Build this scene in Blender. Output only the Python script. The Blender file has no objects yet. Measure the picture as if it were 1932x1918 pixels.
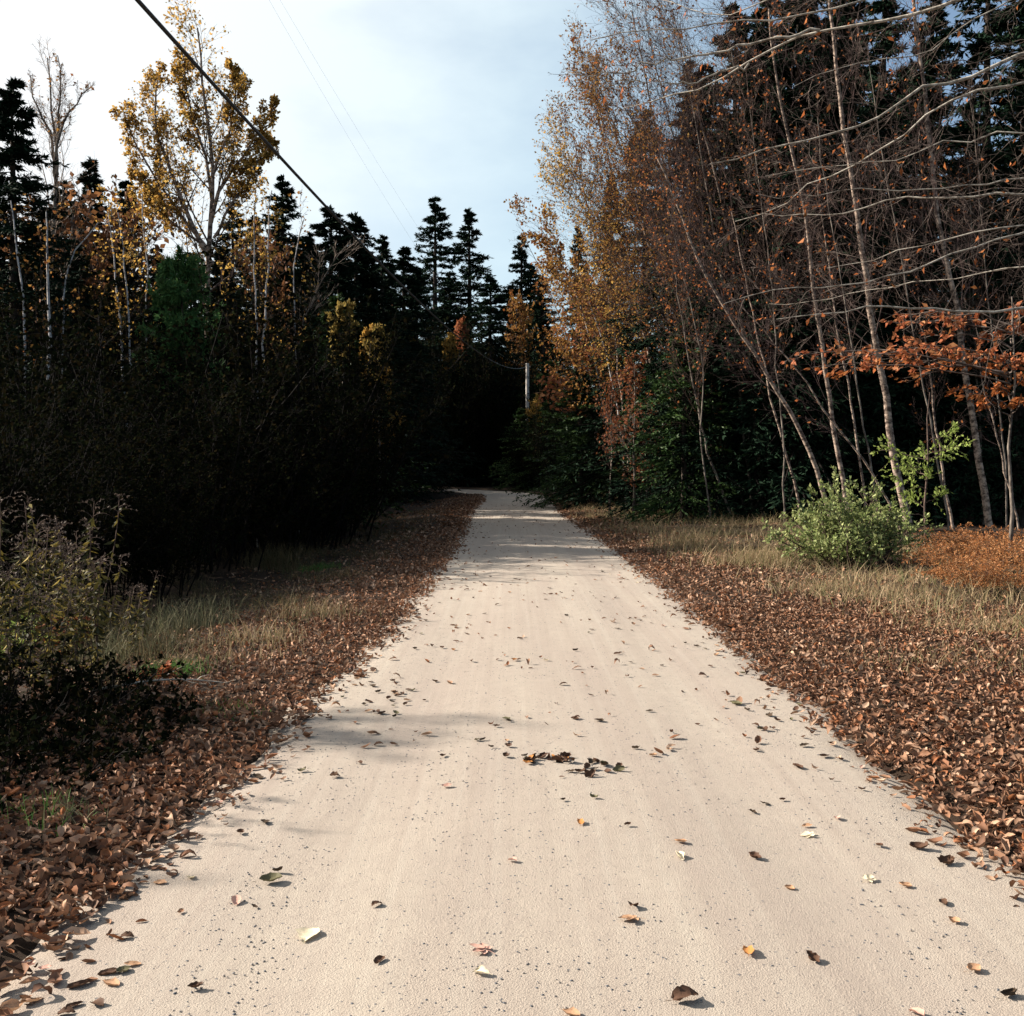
import bpy, math
import numpy as np
from mathutils import Vector

# ------------------------------------------------------------------ camera, sky, sun, exposure
sc = bpy.context.scene
COL = sc.collection
F = 2070.0                    # focal length in units of a 1932 px wide picture
CX, CY = 966.0, 959.0
HZ = 1.55                     # eye height
PITCH = math.atan2(59.0, F)
cam_d = bpy.data.cameras.new('camera')
cam = bpy.data.objects.new('camera', cam_d)
COL.objects.link(cam)
cam_d.sensor_width = 56.0
cam_d.lens = 56.0 * F / 1932.0
cam_d.clip_start = 0.05
cam_d.clip_end = 3000
cam.location = (0, 0, HZ)
cam.rotation_euler = (math.radians(90) - PITCH, 0, 0)
sc.camera = cam

SUN_EL = math.radians(30)
SUN_AZ = math.radians(-74)    # measured from +y towards +x: the sun stands on the left, a little ahead
SUN_DIR = Vector((math.sin(SUN_AZ) * math.cos(SUN_EL), math.cos(SUN_AZ) * math.cos(SUN_EL), math.sin(SUN_EL)))
world = bpy.data.worlds.new("World")
sc.world = world
world.use_nodes = True
nt = world.node_tree
nt.nodes.clear()
N = nt.nodes.new
out = N('ShaderNodeOutputWorld'); bg = N('ShaderNodeBackground')
sky = N('ShaderNodeTexSky'); sky.sky_type = 'NISHITA'; sky.sun_disc = False
sky.sun_elevation = SUN_EL; sky.sun_rotation = SUN_AZ
sky.air_density = 1.0; sky.dust_density = 1.0; sky.ozone_density = 1.0
# thin high cloud: a veil that is denser in streaks and brighter towards the sun
tc = N('ShaderNodeTexCoord')
mp = N('ShaderNodeMapping'); mp.inputs['Scale'].default_value = (1.0, 0.55, 2.2); mp.inputs['Rotation'].default_value = (0, 0.5, 0.6)
nz = N('ShaderNodeTexNoise'); nz.inputs['Scale'].default_value = 2.3; nz.inputs['Detail'].default_value = 6; nz.inputs['Roughness'].default_value = 0.55
dot = N('ShaderNodeVectorMath'); dot.operation = 'DOT_PRODUCT'; dot.inputs[1].default_value = SUN_DIR
mr = N('ShaderNodeMapRange'); mr.inputs['From Min'].default_value = -0.15; mr.inputs['From Max'].default_value = 0.75
mr.inputs['To Min'].default_value = 0.0; mr.inputs['To Max'].default_value = 1.0
add = N('ShaderNodeMath'); add.operation = 'MULTIPLY_ADD'; add.inputs[1].default_value = 0.9   # noise*.9 + sunward
cov = N('ShaderNodeMapRange'); cov.inputs['From Min'].default_value = 0.80; cov.inputs['From Max'].default_value = 1.2
cov.inputs['To Min'].default_value = 0.06; cov.inputs['To Max'].default_value = 1.0
veil = N('ShaderNodeMixRGB'); veil.inputs['Color1'].default_value = (2.45, 4.9, 5.9, 1); veil.inputs['Color2'].default_value = (6.9, 6.85, 6.9, 1)
mix = N('ShaderNodeMixRGB')
lk = nt.links.new
lk(tc.outputs['Generated'], mp.inputs['Vector']); lk(mp.outputs[0], nz.inputs['Vector'])
lk(tc.outputs['Generated'], dot.inputs[0]); lk(dot.outputs['Value'], mr.inputs['Value'])
lk(nz.outputs['Fac'], add.inputs[0]); lk(mr.outputs[0], add.inputs[2])
lk(add.outputs[0], cov.inputs['Value'])
lk(mr.outputs[0], veil.inputs['Fac'])
lk(cov.outputs[0], mix.inputs['Fac']); lk(sky.outputs[0], mix.inputs['Color1']); lk(veil.outputs[0], mix.inputs['Color2'])
lk(mix.outputs[0], bg.inputs['Color']); bg.inputs['Strength'].default_value = 0.053
lk(bg.outputs[0], out.inputs['Surface'])

sun_d = bpy.data.lights.new('sun', 'SUN'); sun_d.energy = 5.0; sun_d.angle = math.radians(0.8); sun_d.color = (1.0, 0.91, 0.80)
sun = bpy.data.objects.new('sun', sun_d); COL.objects.link(sun)
sun.location = (-30, 10, 30)
sun.rotation_euler = (-SUN_DIR).to_track_quat('-Z', 'Y').to_euler()

sc.view_settings.view_transform = 'Standard'
sc.view_settings.look = 'None'
sc.view_settings.gamma = 1.0
sc.view_settings.exposure = 1.6
sc.view_settings.use_curve_mapping = False
sc.render.engine = 'CYCLES'
sc.cycles.max_bounces = 5
sc.cycles.diffuse_bounces = 2
sc.cycles.glossy_bounces = 1
sc.cycles.transmission_bounces = 2

# ------------------------------------------------------------------ geometry helpers
def norm(a):
    return a / np.maximum(np.linalg.norm(a, axis=-1, keepdims=True), 1e-9)

class Acc:
    """collects quads"""
    def __init__(s): s.V = []; s.F = []; s.M = []; s.n = 0
    def add(s, V, Fc, m=0):
        V = V.reshape(-1, 3)
        if not len(V): return s
        s.V.append(V); s.F.append(Fc + s.n); s.M.append(np.full(len(Fc), m, dtype=np.int32)); s.n += len(V)
        return s

def make_mesh(name, acc, mats, smooth=False):
    V = np.concatenate(acc.V).astype(np.float32); Q = np.concatenate(acc.F).astype(np.int32); M = np.concatenate(acc.M)
    me = bpy.data.meshes.new(name)
    me.vertices.add(len(V)); me.vertices.foreach_set('co', V.ravel())
    me.loops.add(Q.size); me.loops.foreach_set('vertex_index', Q.ravel())
    me.polygons.add(len(Q)); me.polygons.foreach_set('loop_start', np.arange(0, Q.size, 4, dtype=np.int32))
    me.polygons.foreach_set('material_index', M)
    if smooth: me.polygons.foreach_set('use_smooth', np.ones(len(Q), dtype=bool))
    me.update(calc_edges=True)
    for m in (mats if isinstance(mats, (list, tuple)) else [mats]): me.materials.append(m)
    return me

def link(name, me, parent=None, loc=None, rot=None, scale=None):
    o = bpy.data.objects.new(name, me); COL.objects.link(o)
    if parent is not None: o.parent = parent
    if loc is not None: o.location = loc
    if rot is not None: o.rotation_euler = rot
    if scale is not None: o.scale = scale
    return o

def obj(name, acc, mats, parent=None, loc=None, smooth=False, kind=None):
    o = link(name, make_mesh(name, acc, mats, smooth), parent, loc)
    if kind: o['kind'] = kind
    return o

def tag(o, label, cat, group=None):
    o['label'] = label; o['category'] = cat
    if group: o['group'] = group
    return o

def thing(name, label, cat, loc, group=None, rz=0.0):
    o = bpy.data.objects.new(name, None); COL.objects.link(o); o.location = loc; o.rotation_euler = (0, 0, rz)
    o.empty_display_size = 0.2
    return tag(o, label, cat, group)

def copy_thing(src, loc, rz, scale, label, group=None):
    r = src.copy(); COL.objects.link(r); r.location = loc; r.rotation_euler = (0, 0, rz)
    r.scale = scale if hasattr(scale, '__len__') else (scale,) * 3
    r['label'] = label
    if group: r['group'] = group
    for ch in list(src.children):
        c = ch.copy(); COL.objects.link(c); c.parent = r
        for g in list(ch.children):
            d = g.copy(); COL.objects.link(d); d.parent = c
    return r

def ring_frame(T):
    ref = np.zeros_like(T); ref[..., 2] = 1.0
    steep = np.abs(T[..., 2:3]) > 0.93
    ref = np.where(steep, np.array([1.0, 0.0, 0.0]), ref)
    u = norm(np.cross(T, ref)); v = np.cross(u, T)
    return u, v

def tubes(acc, P, R, sides, m=0):
    B, n, _ = P.shape
    T = norm(np.gradient(P, axis=1))
    Tm = norm(T.mean(axis=1, keepdims=True))
    u, _v = ring_frame(np.broadcast_to(Tm, T.shape))
    u = norm(u - (u * T).sum(-1, keepdims=True) * T); v = np.cross(u, T)
    a = np.arange(sides) * 2 * math.pi / sides
    ring = P[:, :, None, :] + R[:, :, None, None] * (np.cos(a)[None, None, :, None] * u[:, :, None, :] + np.sin(a)[None, None, :, None] * v[:, :, None, :])
    i = np.arange(n - 1)[:, None]; k = np.arange(sides)[None, :]; k2 = (k + 1) % sides
    q = np.stack([i * sides + k, i * sides + k2, (i + 1) * sides + k2, (i + 1) * sides + k], -1).reshape(-1, 4)
    q = (q[None] + (np.arange(B) * n * sides)[:, None, None]).reshape(-1, 4)
    acc.add(ring, q, m)

def samp(P, R, idx, t):
    n = P.shape[1]; s = np.clip(t, 0, 0.9999) * (n - 1); i = s.astype(int); f = (s - i)[:, None]
    a = P[idx, i]; b = P[idx, i + 1]
    return a + (b - a) * f, norm(b - a), R[idx, i] + (R[idx, i + 1] - R[idx, i]) * f[:, 0]

def grow(rng, P, R, L, K, t0, t1, a0, a1, lf, n=4, up=0.1, wig=0.15, rf=0.6, rmin=0.002, planar=False, taper=0.5, bias=None, tip=0.25):
    B = len(P); idx = np.repeat(np.arange(B), K); k = np.tile(np.arange(K), B)
    tr = (k + rng.rand(B * K)) / K
    t = t0 + (t1 - t0) * tr
    pos, T, r = samp(P, R, idx, t)
    u, v = ring_frame(T)
    if planar: phi = np.where(rng.rand(B * K) < 0.5, 0, math.pi) + rng.randn(B * K) * 0.35
    else: phi = k * 2.4 + rng.rand(B * K) * 1.6 + np.repeat(rng.rand(B) * 6.28, K)
    ang = rng.uniform(a0, a1, B * K)
    d = np.cos(ang)[:, None] * T + np.sin(ang)[:, None] * (np.cos(phi)[:, None] * u + np.sin(phi)[:, None] * v)
    if bias is not None: d = d + np.array(bias)
    d = norm(d)
    ln = L[idx] * lf * (1 - taper * tr) * rng.uniform(0.6, 1.25, B * K)
    Q = np.zeros((B * K, n, 3)); Q[:, 0] = pos
    st = (ln / (n - 1))[:, None]
    for i in range(1, n):
        Q[:, i] = Q[:, i - 1] + d * st
        d = norm(d + np.array([0, 0, up]) + rng.randn(B * K, 3) * wig)
    r0 = np.maximum(r * rf, rmin)
    RR = r0[:, None] * np.linspace(1, tip, n)[None]
    RR = np.maximum(RR, rmin * 0.6)
    return Q, RR, ln

def on_points(rng, P, K, t0=0.2, t1=1.0):
    B = len(P); idx = np.repeat(np.arange(B), K); t = rng.uniform(t0, t1, B * K)
    p, T, _ = samp(P, np.ones(P.shape[:2]), idx, t)
    return p, T

def leaves(acc, rng, pos, d, L, W, fold=0.25, jit=0.6, droop=0.0, m=0, var=0.35):
    n = len(pos)
    if n == 0: return
    a = norm(d + rng.randn(n, 3) * jit + np.array([0, 0, -droop]))
    b = norm(np.cross(a, norm(rng.randn(n, 3) + np.array([0, 0, 0.6])))); c = np.cross(a, b)
    l = (L * rng.uniform(1 - var, 1 + var, n))[:, None]; w = l * (W / L)
    V = np.stack([pos, pos + a * l * .45 + b * w * .5 + c * l * fold * .3, pos + a * l, pos + a * l * .45 - b * w * .5 + c * l * fold * .3], 1)
    q = np.arange(n * 4).reshape(n, 4)
    acc.add(V, q, m)

# ------------------------------------------------------------------ materials
MAT = {}
def ramp_fill(r, cols, constant=False):
    els = r.color_ramp.elements
    while len(els) > 1: els.remove(els[-1])
    els[0].position = 0.0; els[0].color = (*cols[0], 1)
    for i, c in enumerate(cols[1:], 1):
        e = els.new(i / (len(cols) - (0 if constant else 1))); e.color = (*c, 1)
    if constant: r.color_ramp.interpolation = 'CONSTANT'

def leaf_mat(name, cols, trans=0.35, rough=0.6, tcol=1.0, noise=0.25, spec=0.06):
    m = bpy.data.materials.new(name); m.use_nodes = True; t = m.node_tree; t.nodes.clear(); N = t.nodes.new; L = t.links.new
    o = N('ShaderNodeOutputMaterial'); geo = N('ShaderNodeNewGeometry'); r = N('ShaderNodeValToRGB'); ramp_fill(r, cols)
    L(geo.outputs['Random Per Island'], r.inputs['Fac'])
    co = N('ShaderNodeTexCoord'); nz = N('ShaderNodeTexNoise'); nz.inputs['Scale'].default_value = 22; nz.inputs['Detail'].default_value = 3
    L(co.outputs['Object'], nz.inputs['Vector'])
    v = N('ShaderNodeMapRange'); v.inputs['To Min'].default_value = 1 - noise * 1.6; v.inputs['To Max'].default_value = 1 + noise * 1.6
    L(nz.outputs['Fac'], v.inputs['Value'])
    mul = N('ShaderNodeVectorMath'); mul.operation = 'SCALE'; L(r.outputs['Color'], mul.inputs[0]); L(v.outputs[0], mul.inputs['Scale'])
    p = N('ShaderNodeBsdfPrincipled'); p.inputs['Roughness'].default_value = rough; p.inputs['Specular IOR Level'].default_value = spec
    L(mul.outputs[0], p.inputs['Base Color'])
    if trans > 0:
        tr = N('ShaderNodeBsdfTranslucent'); sc_ = N('ShaderNodeVectorMath'); sc_.operation = 'SCALE'; sc_.inputs['Scale'].default_value = tcol
        L(mul.outputs[0], sc_.inputs[0]); L(sc_.outputs[0], tr.inputs['Color'])
        mx = N('ShaderNodeMixShader'); mx.inputs[0].default_value = trans; L(p.outputs[0], mx.inputs[1]); L(tr.outputs[0], mx.inputs[2]); L(mx.outputs[0], o.inputs['Surface'])
    else: L(p.outputs[0], o.inputs['Surface'])
    MAT[name] = m; return m

def bark_mat(name, light, dark, scale=(6, 6, 1.6), lo=0.42, hi=0.6, rough=0.85, bump=0.3):
    m = bpy.data.materials.new(name); m.use_nodes = True; t = m.node_tree; t.nodes.clear(); N = t.nodes.new; L = t.links.new
    o = N('ShaderNodeOutputMaterial'); co = N('ShaderNodeTexCoord'); mp = N('ShaderNodeMapping'); mp.inputs['Scale'].default_value = scale
    L(co.outputs['Object'], mp.inputs['Vector'])
    nz = N('ShaderNodeTexNoise'); nz.inputs['Scale'].default_value = 1.0; nz.inputs['Detail'].default_value = 8; nz.inputs['Roughness'].default_value = 0.7
    L(mp.outputs[0], nz.inputs['Vector'])
    r = N('ShaderNodeValToRGB'); r.color_ramp.elements[0].position = lo; r.color_ramp.elements[0].color = (*dark, 1)
    r.color_ramp.elements[1].position = hi; r.color_ramp.elements[1].color = (*light, 1)
    L(nz.outputs['Fac'], r.inputs['Fac'])
    p = N('ShaderNodeBsdfPrincipled'); p.inputs['Roughness'].default_value = rough; p.inputs['Specular IOR Level'].default_value = 0.04
    L(r.outputs[0], p.inputs['Base Color'])
    if bump:
        b = N('ShaderNodeBump'); b.inputs['Strength'].default_value = bump; b.inputs['Distance'].default_value = 0.02
        L(nz.outputs['Fac'], b.inputs['Height']); L(b.outputs[0], p.inputs['Normal'])
    L(p.outputs[0], o.inputs['Surface']); MAT[name] = m; return m

bark_mat('birch_bark', (.34, .26, .205), (.05, .036, .03), (7, 7, 10), .42, .58)
bark_mat('white_birch_bark', (.40, .38, .37), (.06, .055, .055), (7, 7, 10), .36, .5)
bark_mat('grey_bark', (.20, .17, .14), (.05, .04, .035), (8, 8, 3))
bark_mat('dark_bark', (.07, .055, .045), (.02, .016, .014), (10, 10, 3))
bark_mat('beech_bark', (.43, .39, .33), (.12, .10, .08), (9, 9, 9), .38, .58)
bark_mat('twig_bark', (.125, .088, .072), (.045, .032, .028), (4, 4, 4), bump=0)
bark_mat('purple_twig_bark', (.085, .058, .053), (.03, .022, .021), (4, 4, 4), bump=0)
bark_mat('limb_twig_bark', (.17, .135, .115), (.045, .035, .03), (6, 6, 6), bump=0)
bark_mat('pale_twig_bark', (.28, .23, .19), (.10, .075, .06), (4, 4, 4), bump=0)
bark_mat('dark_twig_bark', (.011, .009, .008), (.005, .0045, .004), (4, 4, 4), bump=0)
bark_mat('pole_wood', (.50, .46, .42), (.26, .23, .20), (30, 30, 1.2), .35, .65)
leaf_mat('golden_leaf', [(.40, .23, .05), (.32, .17, .035), (.46, .30, .08), (.24, .13, .03), (.12, .10, .03)], .5, tcol=1.1)
leaf_mat('ochre_leaf', [(.25, .13, .035), (.19, .085, .025), (.30, .17, .045), (.13, .055, .02), (.20, .07, .022)], .4)
leaf_mat('brown_twig_leaf', [(.17, .075, .032), (.11, .048, .022), (.22, .10, .04), (.07, .035, .018)], .35)
leaf_mat('rust_leaf', [(.34, .10, .03), (.22, .07, .025), (.42, .15, .05), (.14, .06, .02)], .35)
leaf_mat('red_leaf', [(.17, .050, .022), (.11, .035, .015), (.22, .085, .035), (.08, .03, .014)], .35)
leaf_mat('orange_leaf', [(.38, .13, .06), (.28, .08, .035), (.36, .17, .075), (.17, .05, .022)], .35)
leaf_mat('yellow_leaf', [(.22, .155, .045), (.16, .11, .03), (.26, .20, .06)], .45)
leaf_mat('pale_green_leaf', [(.21, .25, .085), (.13, .17, .055), (.33, .35, .14), (.05, .085, .03)], .3, rough=.55, spec=.15)
leaf_mat('lime_leaf', [(.24, .30, .07), (.16, .22, .05), (.30, .34, .11)], .4, rough=.5)
leaf_mat('dark_green_leaf', [(.022, .040, .016), (.015, .028, .012), (.035, .052, .02), (.05, .05, .02)], .15)
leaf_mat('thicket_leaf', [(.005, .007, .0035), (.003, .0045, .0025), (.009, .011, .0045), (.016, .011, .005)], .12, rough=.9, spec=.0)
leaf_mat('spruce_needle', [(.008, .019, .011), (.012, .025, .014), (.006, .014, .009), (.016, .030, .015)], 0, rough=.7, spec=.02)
leaf_mat('fir_needle', [(.025, .052, .015), (.014, .030, .010), (.045, .075, .02)], .1, rough=.5)
leaf_mat('young_pine_needle', [(.065, .14, .045), (.04, .10, .032), (.10, .17, .055)], .25, rough=.5)
leaf_mat('litter_leaf', [(.21, .108, .062), (.13, .064, .038), (.27, .15, .09), (.07, .038, .026), (.42, .28, .19), (.22, .085, .036), (.18, .096, .060), (.095, .050, .033), (.30, .185, .12)], .12, noise=.3)
leaf_mat('shade_litter_leaf', [(.14, .065, .036), (.09, .042, .026), (.19, .095, .055), (.06, .03, .02), (.22, .08, .03)], .12, noise=.3)
leaf_mat('brown_leaf', [(.095, .052, .032), (.065, .036, .024), (.15, .085, .052)], .1, noise=.35)
leaf_mat('dark_leaf', [(.045, .032, .022), (.06, .04, .025)], .05, noise=.35)
leaf_mat('tan_leaf', [(.40, .24, .14), (.34, .20, .12)], .15, noise=.3)
leaf_mat('cream_leaf', [(.62, .54, .38), (.56, .48, .34)], .2, noise=.25)
leaf_mat('pink_leaf', [(.50, .30, .24), (.44, .26, .20)], .15, noise=.25)
leaf_mat('amber_leaf', [(.42, .20, .07), (.38, .16, .05)], .2, noise=.3)
leaf_mat('olive_leaf', [(.12, .11, .06), (.10, .09, .05)], .1, noise=.4)
leaf_mat('dry_grass', [(.29, .21, .12), (.22, .15, .085), (.38, .29, .18), (.16, .13, .06), (.12, .13, .055)], .3, noise=.15)
leaf_mat('dim_grass', [(.12, .088, .045), (.07, .06, .028), (.17, .12, .065), (.045, .055, .02)], .25, noise=.15)
leaf_mat('green_grass', [(.07, .16, .03), (.05, .11, .025), (.11, .20, .05)], .3, noise=.15)
leaf_mat('silver_grass', [(.15, .145, .08), (.09, .095, .05), (.23, .20, .12), (.06, .065, .03)], .25, noise=.15)
leaf_mat('fern_frond', [(.33, .13, .045), (.22, .08, .028), (.42, .23, .11), (.13, .05, .02), (.36, .16, .055)], .35)
leaf_mat('weed_leaf', [(.045, .044, .016), (.02, .022, .01), (.11, .09, .025), (.22, .16, .035)], .25)
leaf_mat('seed_fluff', [(.12, .09, .07), (.06, .045, .036)], .2)

def simple_mat(name, col, rough=.6, metal=0.0):
    m = bpy.data.materials.new(name); m.use_nodes = True; p = m.node_tree.nodes['Principled BSDF']
    nz = m.node_tree.nodes.new('ShaderNodeTexNoise'); nz.inputs['Scale'].default_value = 30
    r = m.node_tree.nodes.new('ShaderNodeValToRGB'); ramp_fill(r, [tuple(c * .75 for c in col), tuple(c * 1.2 for c in col)])
    m.node_tree.links.new(nz.outputs['Fac'], r.inputs['Fac']); m.node_tree.links.new(r.outputs[0], p.inputs['Base Color'])
    p.inputs['Roughness'].default_value = rough; p.inputs['Metallic'].default_value = metal; MAT[name] = m; return m
simple_mat('cable_rubber', (.012, .012, .012), .6)
simple_mat('wire_metal', (.45, .45, .45), .5, .6)
simple_mat('pebble', (.05, .055, .065), .8)
simple_mat('pale_pebble', (.20, .17, .145), .8)

def road_material():
    m = bpy.data.materials.new('pale_gravel'); m.use_nodes = True; t = m.node_tree; N = t.nodes.new; L = t.links.new
    p = t.nodes['Principled BSDF']; p.inputs['Roughness'].default_value = .92; p.inputs['Specular IOR Level'].default_value = .15
    co = N('ShaderNodeTexCoord')
    def noise(s, d=4, ro=.6, vec=None):
        n = N('ShaderNodeTexNoise'); n.inputs['Scale'].default_value = s; n.inputs['Detail'].default_value = d; n.inputs['Roughness'].default_value = ro
        L(vec or co.outputs['Object'], n.inputs['Vector']); return n
    def mixc(f, a, b, typ='MIX'):
        x = N('ShaderNodeMixRGB'); x.blend_type = typ
        for s, v in ((x.inputs['Fac'], f), (x.inputs['Color1'], a), (x.inputs['Color2'], b)):
            if hasattr(v, 'is_linked') or hasattr(v, 'links'): L(v, s)
            else: s.default_value = v if not isinstance(v, tuple) else (*v, 1)
        return x.outputs[0]
    def rng_(v, a, b, c, d):
        r = N('ShaderNodeMapRange'); L(v, r.inputs['Value'])
        for k, z in zip(('From Min', 'From Max', 'To Min', 'To Max'), (a, b, c, d)): r.inputs[k].default_value = z
        return r.outputs[0]
    mp = N('ShaderNodeMapping'); mp.inputs['Scale'].default_value = (1.6, .16, 1); L(co.outputs['Object'], mp.inputs['Vector'])
    big = noise(1.2, 5, .55, mp.outputs[0]); mid = noise(7, 8, .75); fine = noise(160, 3, .7)
    c = mixc(rng_(big.outputs['Fac'], .38, .62, 0, 1), (.272, .224, .186), (.325, .28, .228))
    c = mixc(rng_(mid.outputs['Fac'], .35, .68, 0, .6), c, (.23, .189, .16))
    grit = noise(55, 6, .8); c = mixc(rng_(grit.outputs['Fac'], .40, .28, 0, .5), c, (.18, .15, .125))
    c = mixc(rng_(fine.outputs['Fac'], .38, .62, 0, .55), c, (.35, .30, .243))
    tr = N('ShaderNodeMapping'); tr.inputs['Scale'].default_value = (14, .12, 1); L(co.outputs['Object'], tr.inputs['Vector']); st = noise(1.0, 6, .65, tr.outputs[0])
    c = mixc(rng_(st.outputs['Fac'], .5, .72, 0, .35), c, (.37, .335, .28))
    c = mixc(rng_(st.outputs['Fac'], .46, .30, 0, .30), c, (.215, .172, .14))
    # little stones of different colour, in the surface
    v1 = N('ShaderNodeTexVoronoi'); v1.inputs['Scale'].default_value = 34; L(co.outputs['Object'], v1.inputs['Vector'])
    sep = N('ShaderNodeSeparateColor'); L(v1.outputs['Color'], sep.inputs[0])
    pick = rng_(sep.outputs[0], .80, .801, 0, 1); near = rng_(v1.outputs['Distance'], .15, .19, 1, 0)
    mm = N('ShaderNodeMath'); mm.operation = 'MULTIPLY'; L(pick, mm.inputs[0]); L(near, mm.inputs[1])
    c = mixc(mm.outputs[0], c, (.12, .115, .112))
    v2 = N('ShaderNodeTexVoronoi'); v2.inputs['Scale'].default_value = 75; L(co.outputs['Object'], v2.inputs['Vector'])
    sep2 = N('ShaderNodeSeparateColor'); L(v2.outputs['Color'], sep2.inputs[0])
    pick2 = rng_(sep2.outputs[1], .60, .601, 0, .8); near2 = rng_(v2.outputs['Distance'], .2, .3, 1, 0)
    m2 = N('ShaderNodeMath'); m2.operation = 'MULTIPLY'; L(pick2, m2.inputs[0]); L(near2, m2.inputs[1])
    c = mixc(m2.outputs[0], c, (.19, .155, .13))
    L(c, p.inputs['Base Color'])
    b = N('ShaderNodeBump'); b.inputs['Strength'].default_value = .8; b.inputs['Distance'].default_value = .008
    h = N('ShaderNodeMath'); h.operation = 'ADD'; L(fine.outputs['Fac'], h.inputs[0]); L(mid.outputs['Fac'], h.inputs[1]); L(h.outputs[0], b.inputs['Height'])
    L(b.outputs[0], p.inputs['Normal']); return m
MAT['gravel'] = road_material()

def floor_material():
    m = bpy.data.materials.new('forest_floor'); m.use_nodes = True; t = m.node_tree; N = t.nodes.new; L = t.links.new
    p = t.nodes['Principled BSDF']; p.inputs['Roughness'].default_value = .95; p.inputs['Specular IOR Level'].default_value = .1
    co = N('ShaderNodeTexCoord'); n = N('ShaderNodeTexNoise'); n.inputs['Scale'].default_value = 1.5; n.inputs['Detail'].default_value = 12; n.inputs['Roughness'].default_value = .75
    L(co.outputs['Object'], n.inputs['Vector']); r = N('ShaderNodeValToRGB')
    ramp_fill(r, [(.010, .007, .005), (.022, .014, .009), (.036, .023, .015), (.024, .022, .011)]); L(n.outputs['Fac'], r.inputs['Fac'])
    L(r.outputs[0], p.inputs['Base Color']); b = N('ShaderNodeBump'); b.inputs['Distance'].default_value = .04; L(n.outputs['Fac'], b.inputs['Height']); L(b.outputs[0], p.inputs['Normal'])
    return m
MAT['floor'] = floor_material()

# ------------------------------------------------------------------ terrain
RC = np.array([(.10, -12), (.18, 0), (.24, 4.3), (.42, 11.4), (.47, 22), (.15, 40), (.28, 52), (.1, 60), (-1.2, 66), (-4.0, 70.5), (-9, 73.5), (-20, 77), (-40, 82), (-80, 92)], float)
def road_x(y):
    return np.interp(y, RC[:9, 1], RC[:9, 0])
HALF = 1.68
def ext(y):
    return .11 * np.clip(4.6 - y, 0, 2)
def base_z(y):
    y = np.clip(y, 0, 90); return 0.70 * (y / 70.0) ** 1.8
def vnoise(x, y, s, seed=0):
    return (np.sin(x * s * 1.3 + y * s * .7 + seed) + np.sin(x * s * .6 - y * s * 1.7 + seed * 2.1) + np.sin(x * s * 2.3 + 1.3 * seed) * np.sin(y * s * 2.1 + seed)) / 3
def ground_z(x, y):
    x = np.asarray(x, float); y = np.asarray(y, float)
    z = base_z(y) + 0 * x
    off = np.abs(x - road_x(y)) - HALF
    near = np.clip(off / 2.5, 0, 1)
    z = z + near * (0.06 * vnoise(x, y, .9, 1.0) + .16 * vnoise(x, y, .23, 2.0))
    left = (x < road_x(y)) & (y < 62)
    z = z - np.where(left, .22 * np.clip((off - 1.2) / 1.6, 0, 1), 0)
    z = z + np.where(~left, .10 * np.clip((off - .2) / 2.0, 0, 1), 0)
    z = z - np.where(y < 64, 0, 0)
    return z

def road_cover(y):    # road surface height above the base profile
    return base_z(y)

xs = np.unique(np.concatenate([np.linspace(-600, -60, 10), np.linspace(-60, -14, 24), np.linspace(-14, 14, 113), np.linspace(14, 60, 24), np.linspace(60, 600, 10)]))
ys = np.unique(np.concatenate([np.linspace(-300, -12, 8), np.linspace(-12, 40, 150), np.linspace(40, 110, 80), np.linspace(110, 900, 12)]))
X, Y = np.meshgrid(xs, ys)
# distance to the road centreline (polyline) so that the bed can dip under the gravel
def road_dist(x, y):
    d = np.full(x.shape, 1e9)
    for (x0, y0), (x1, y1) in zip(RC[:-1], RC[1:]):
        vx, vy = x1 - x0, y1 - y0; t = np.clip(((x - x0) * vx + (y - y0) * vy) / (vx * vx + vy * vy), 0, 1)
        d = np.minimum(d, np.hypot(x - x0 - t * vx, y - y0 - t * vy))
    return d
RD = road_dist(X, Y)
Z = np.where(RD < HALF + .15 + ext(Y), base_z(Y) - .07, ground_z(X, Y))
nx, ny = len(xs), len(ys)
acc = Acc()
i, k = np.meshgrid(np.arange(ny - 1), np.arange(nx - 1), indexing='ij')
q = np.stack([i * nx + k, i * nx + k + 1, (i + 1) * nx + k + 1, (i + 1) * nx + k], -1).reshape(-1, 4)
acc.add(np.stack([X, Y, Z], -1), q)
g = obj('ground', acc, MAT['floor'], smooth=True); g['kind'] = 'structure'

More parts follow.
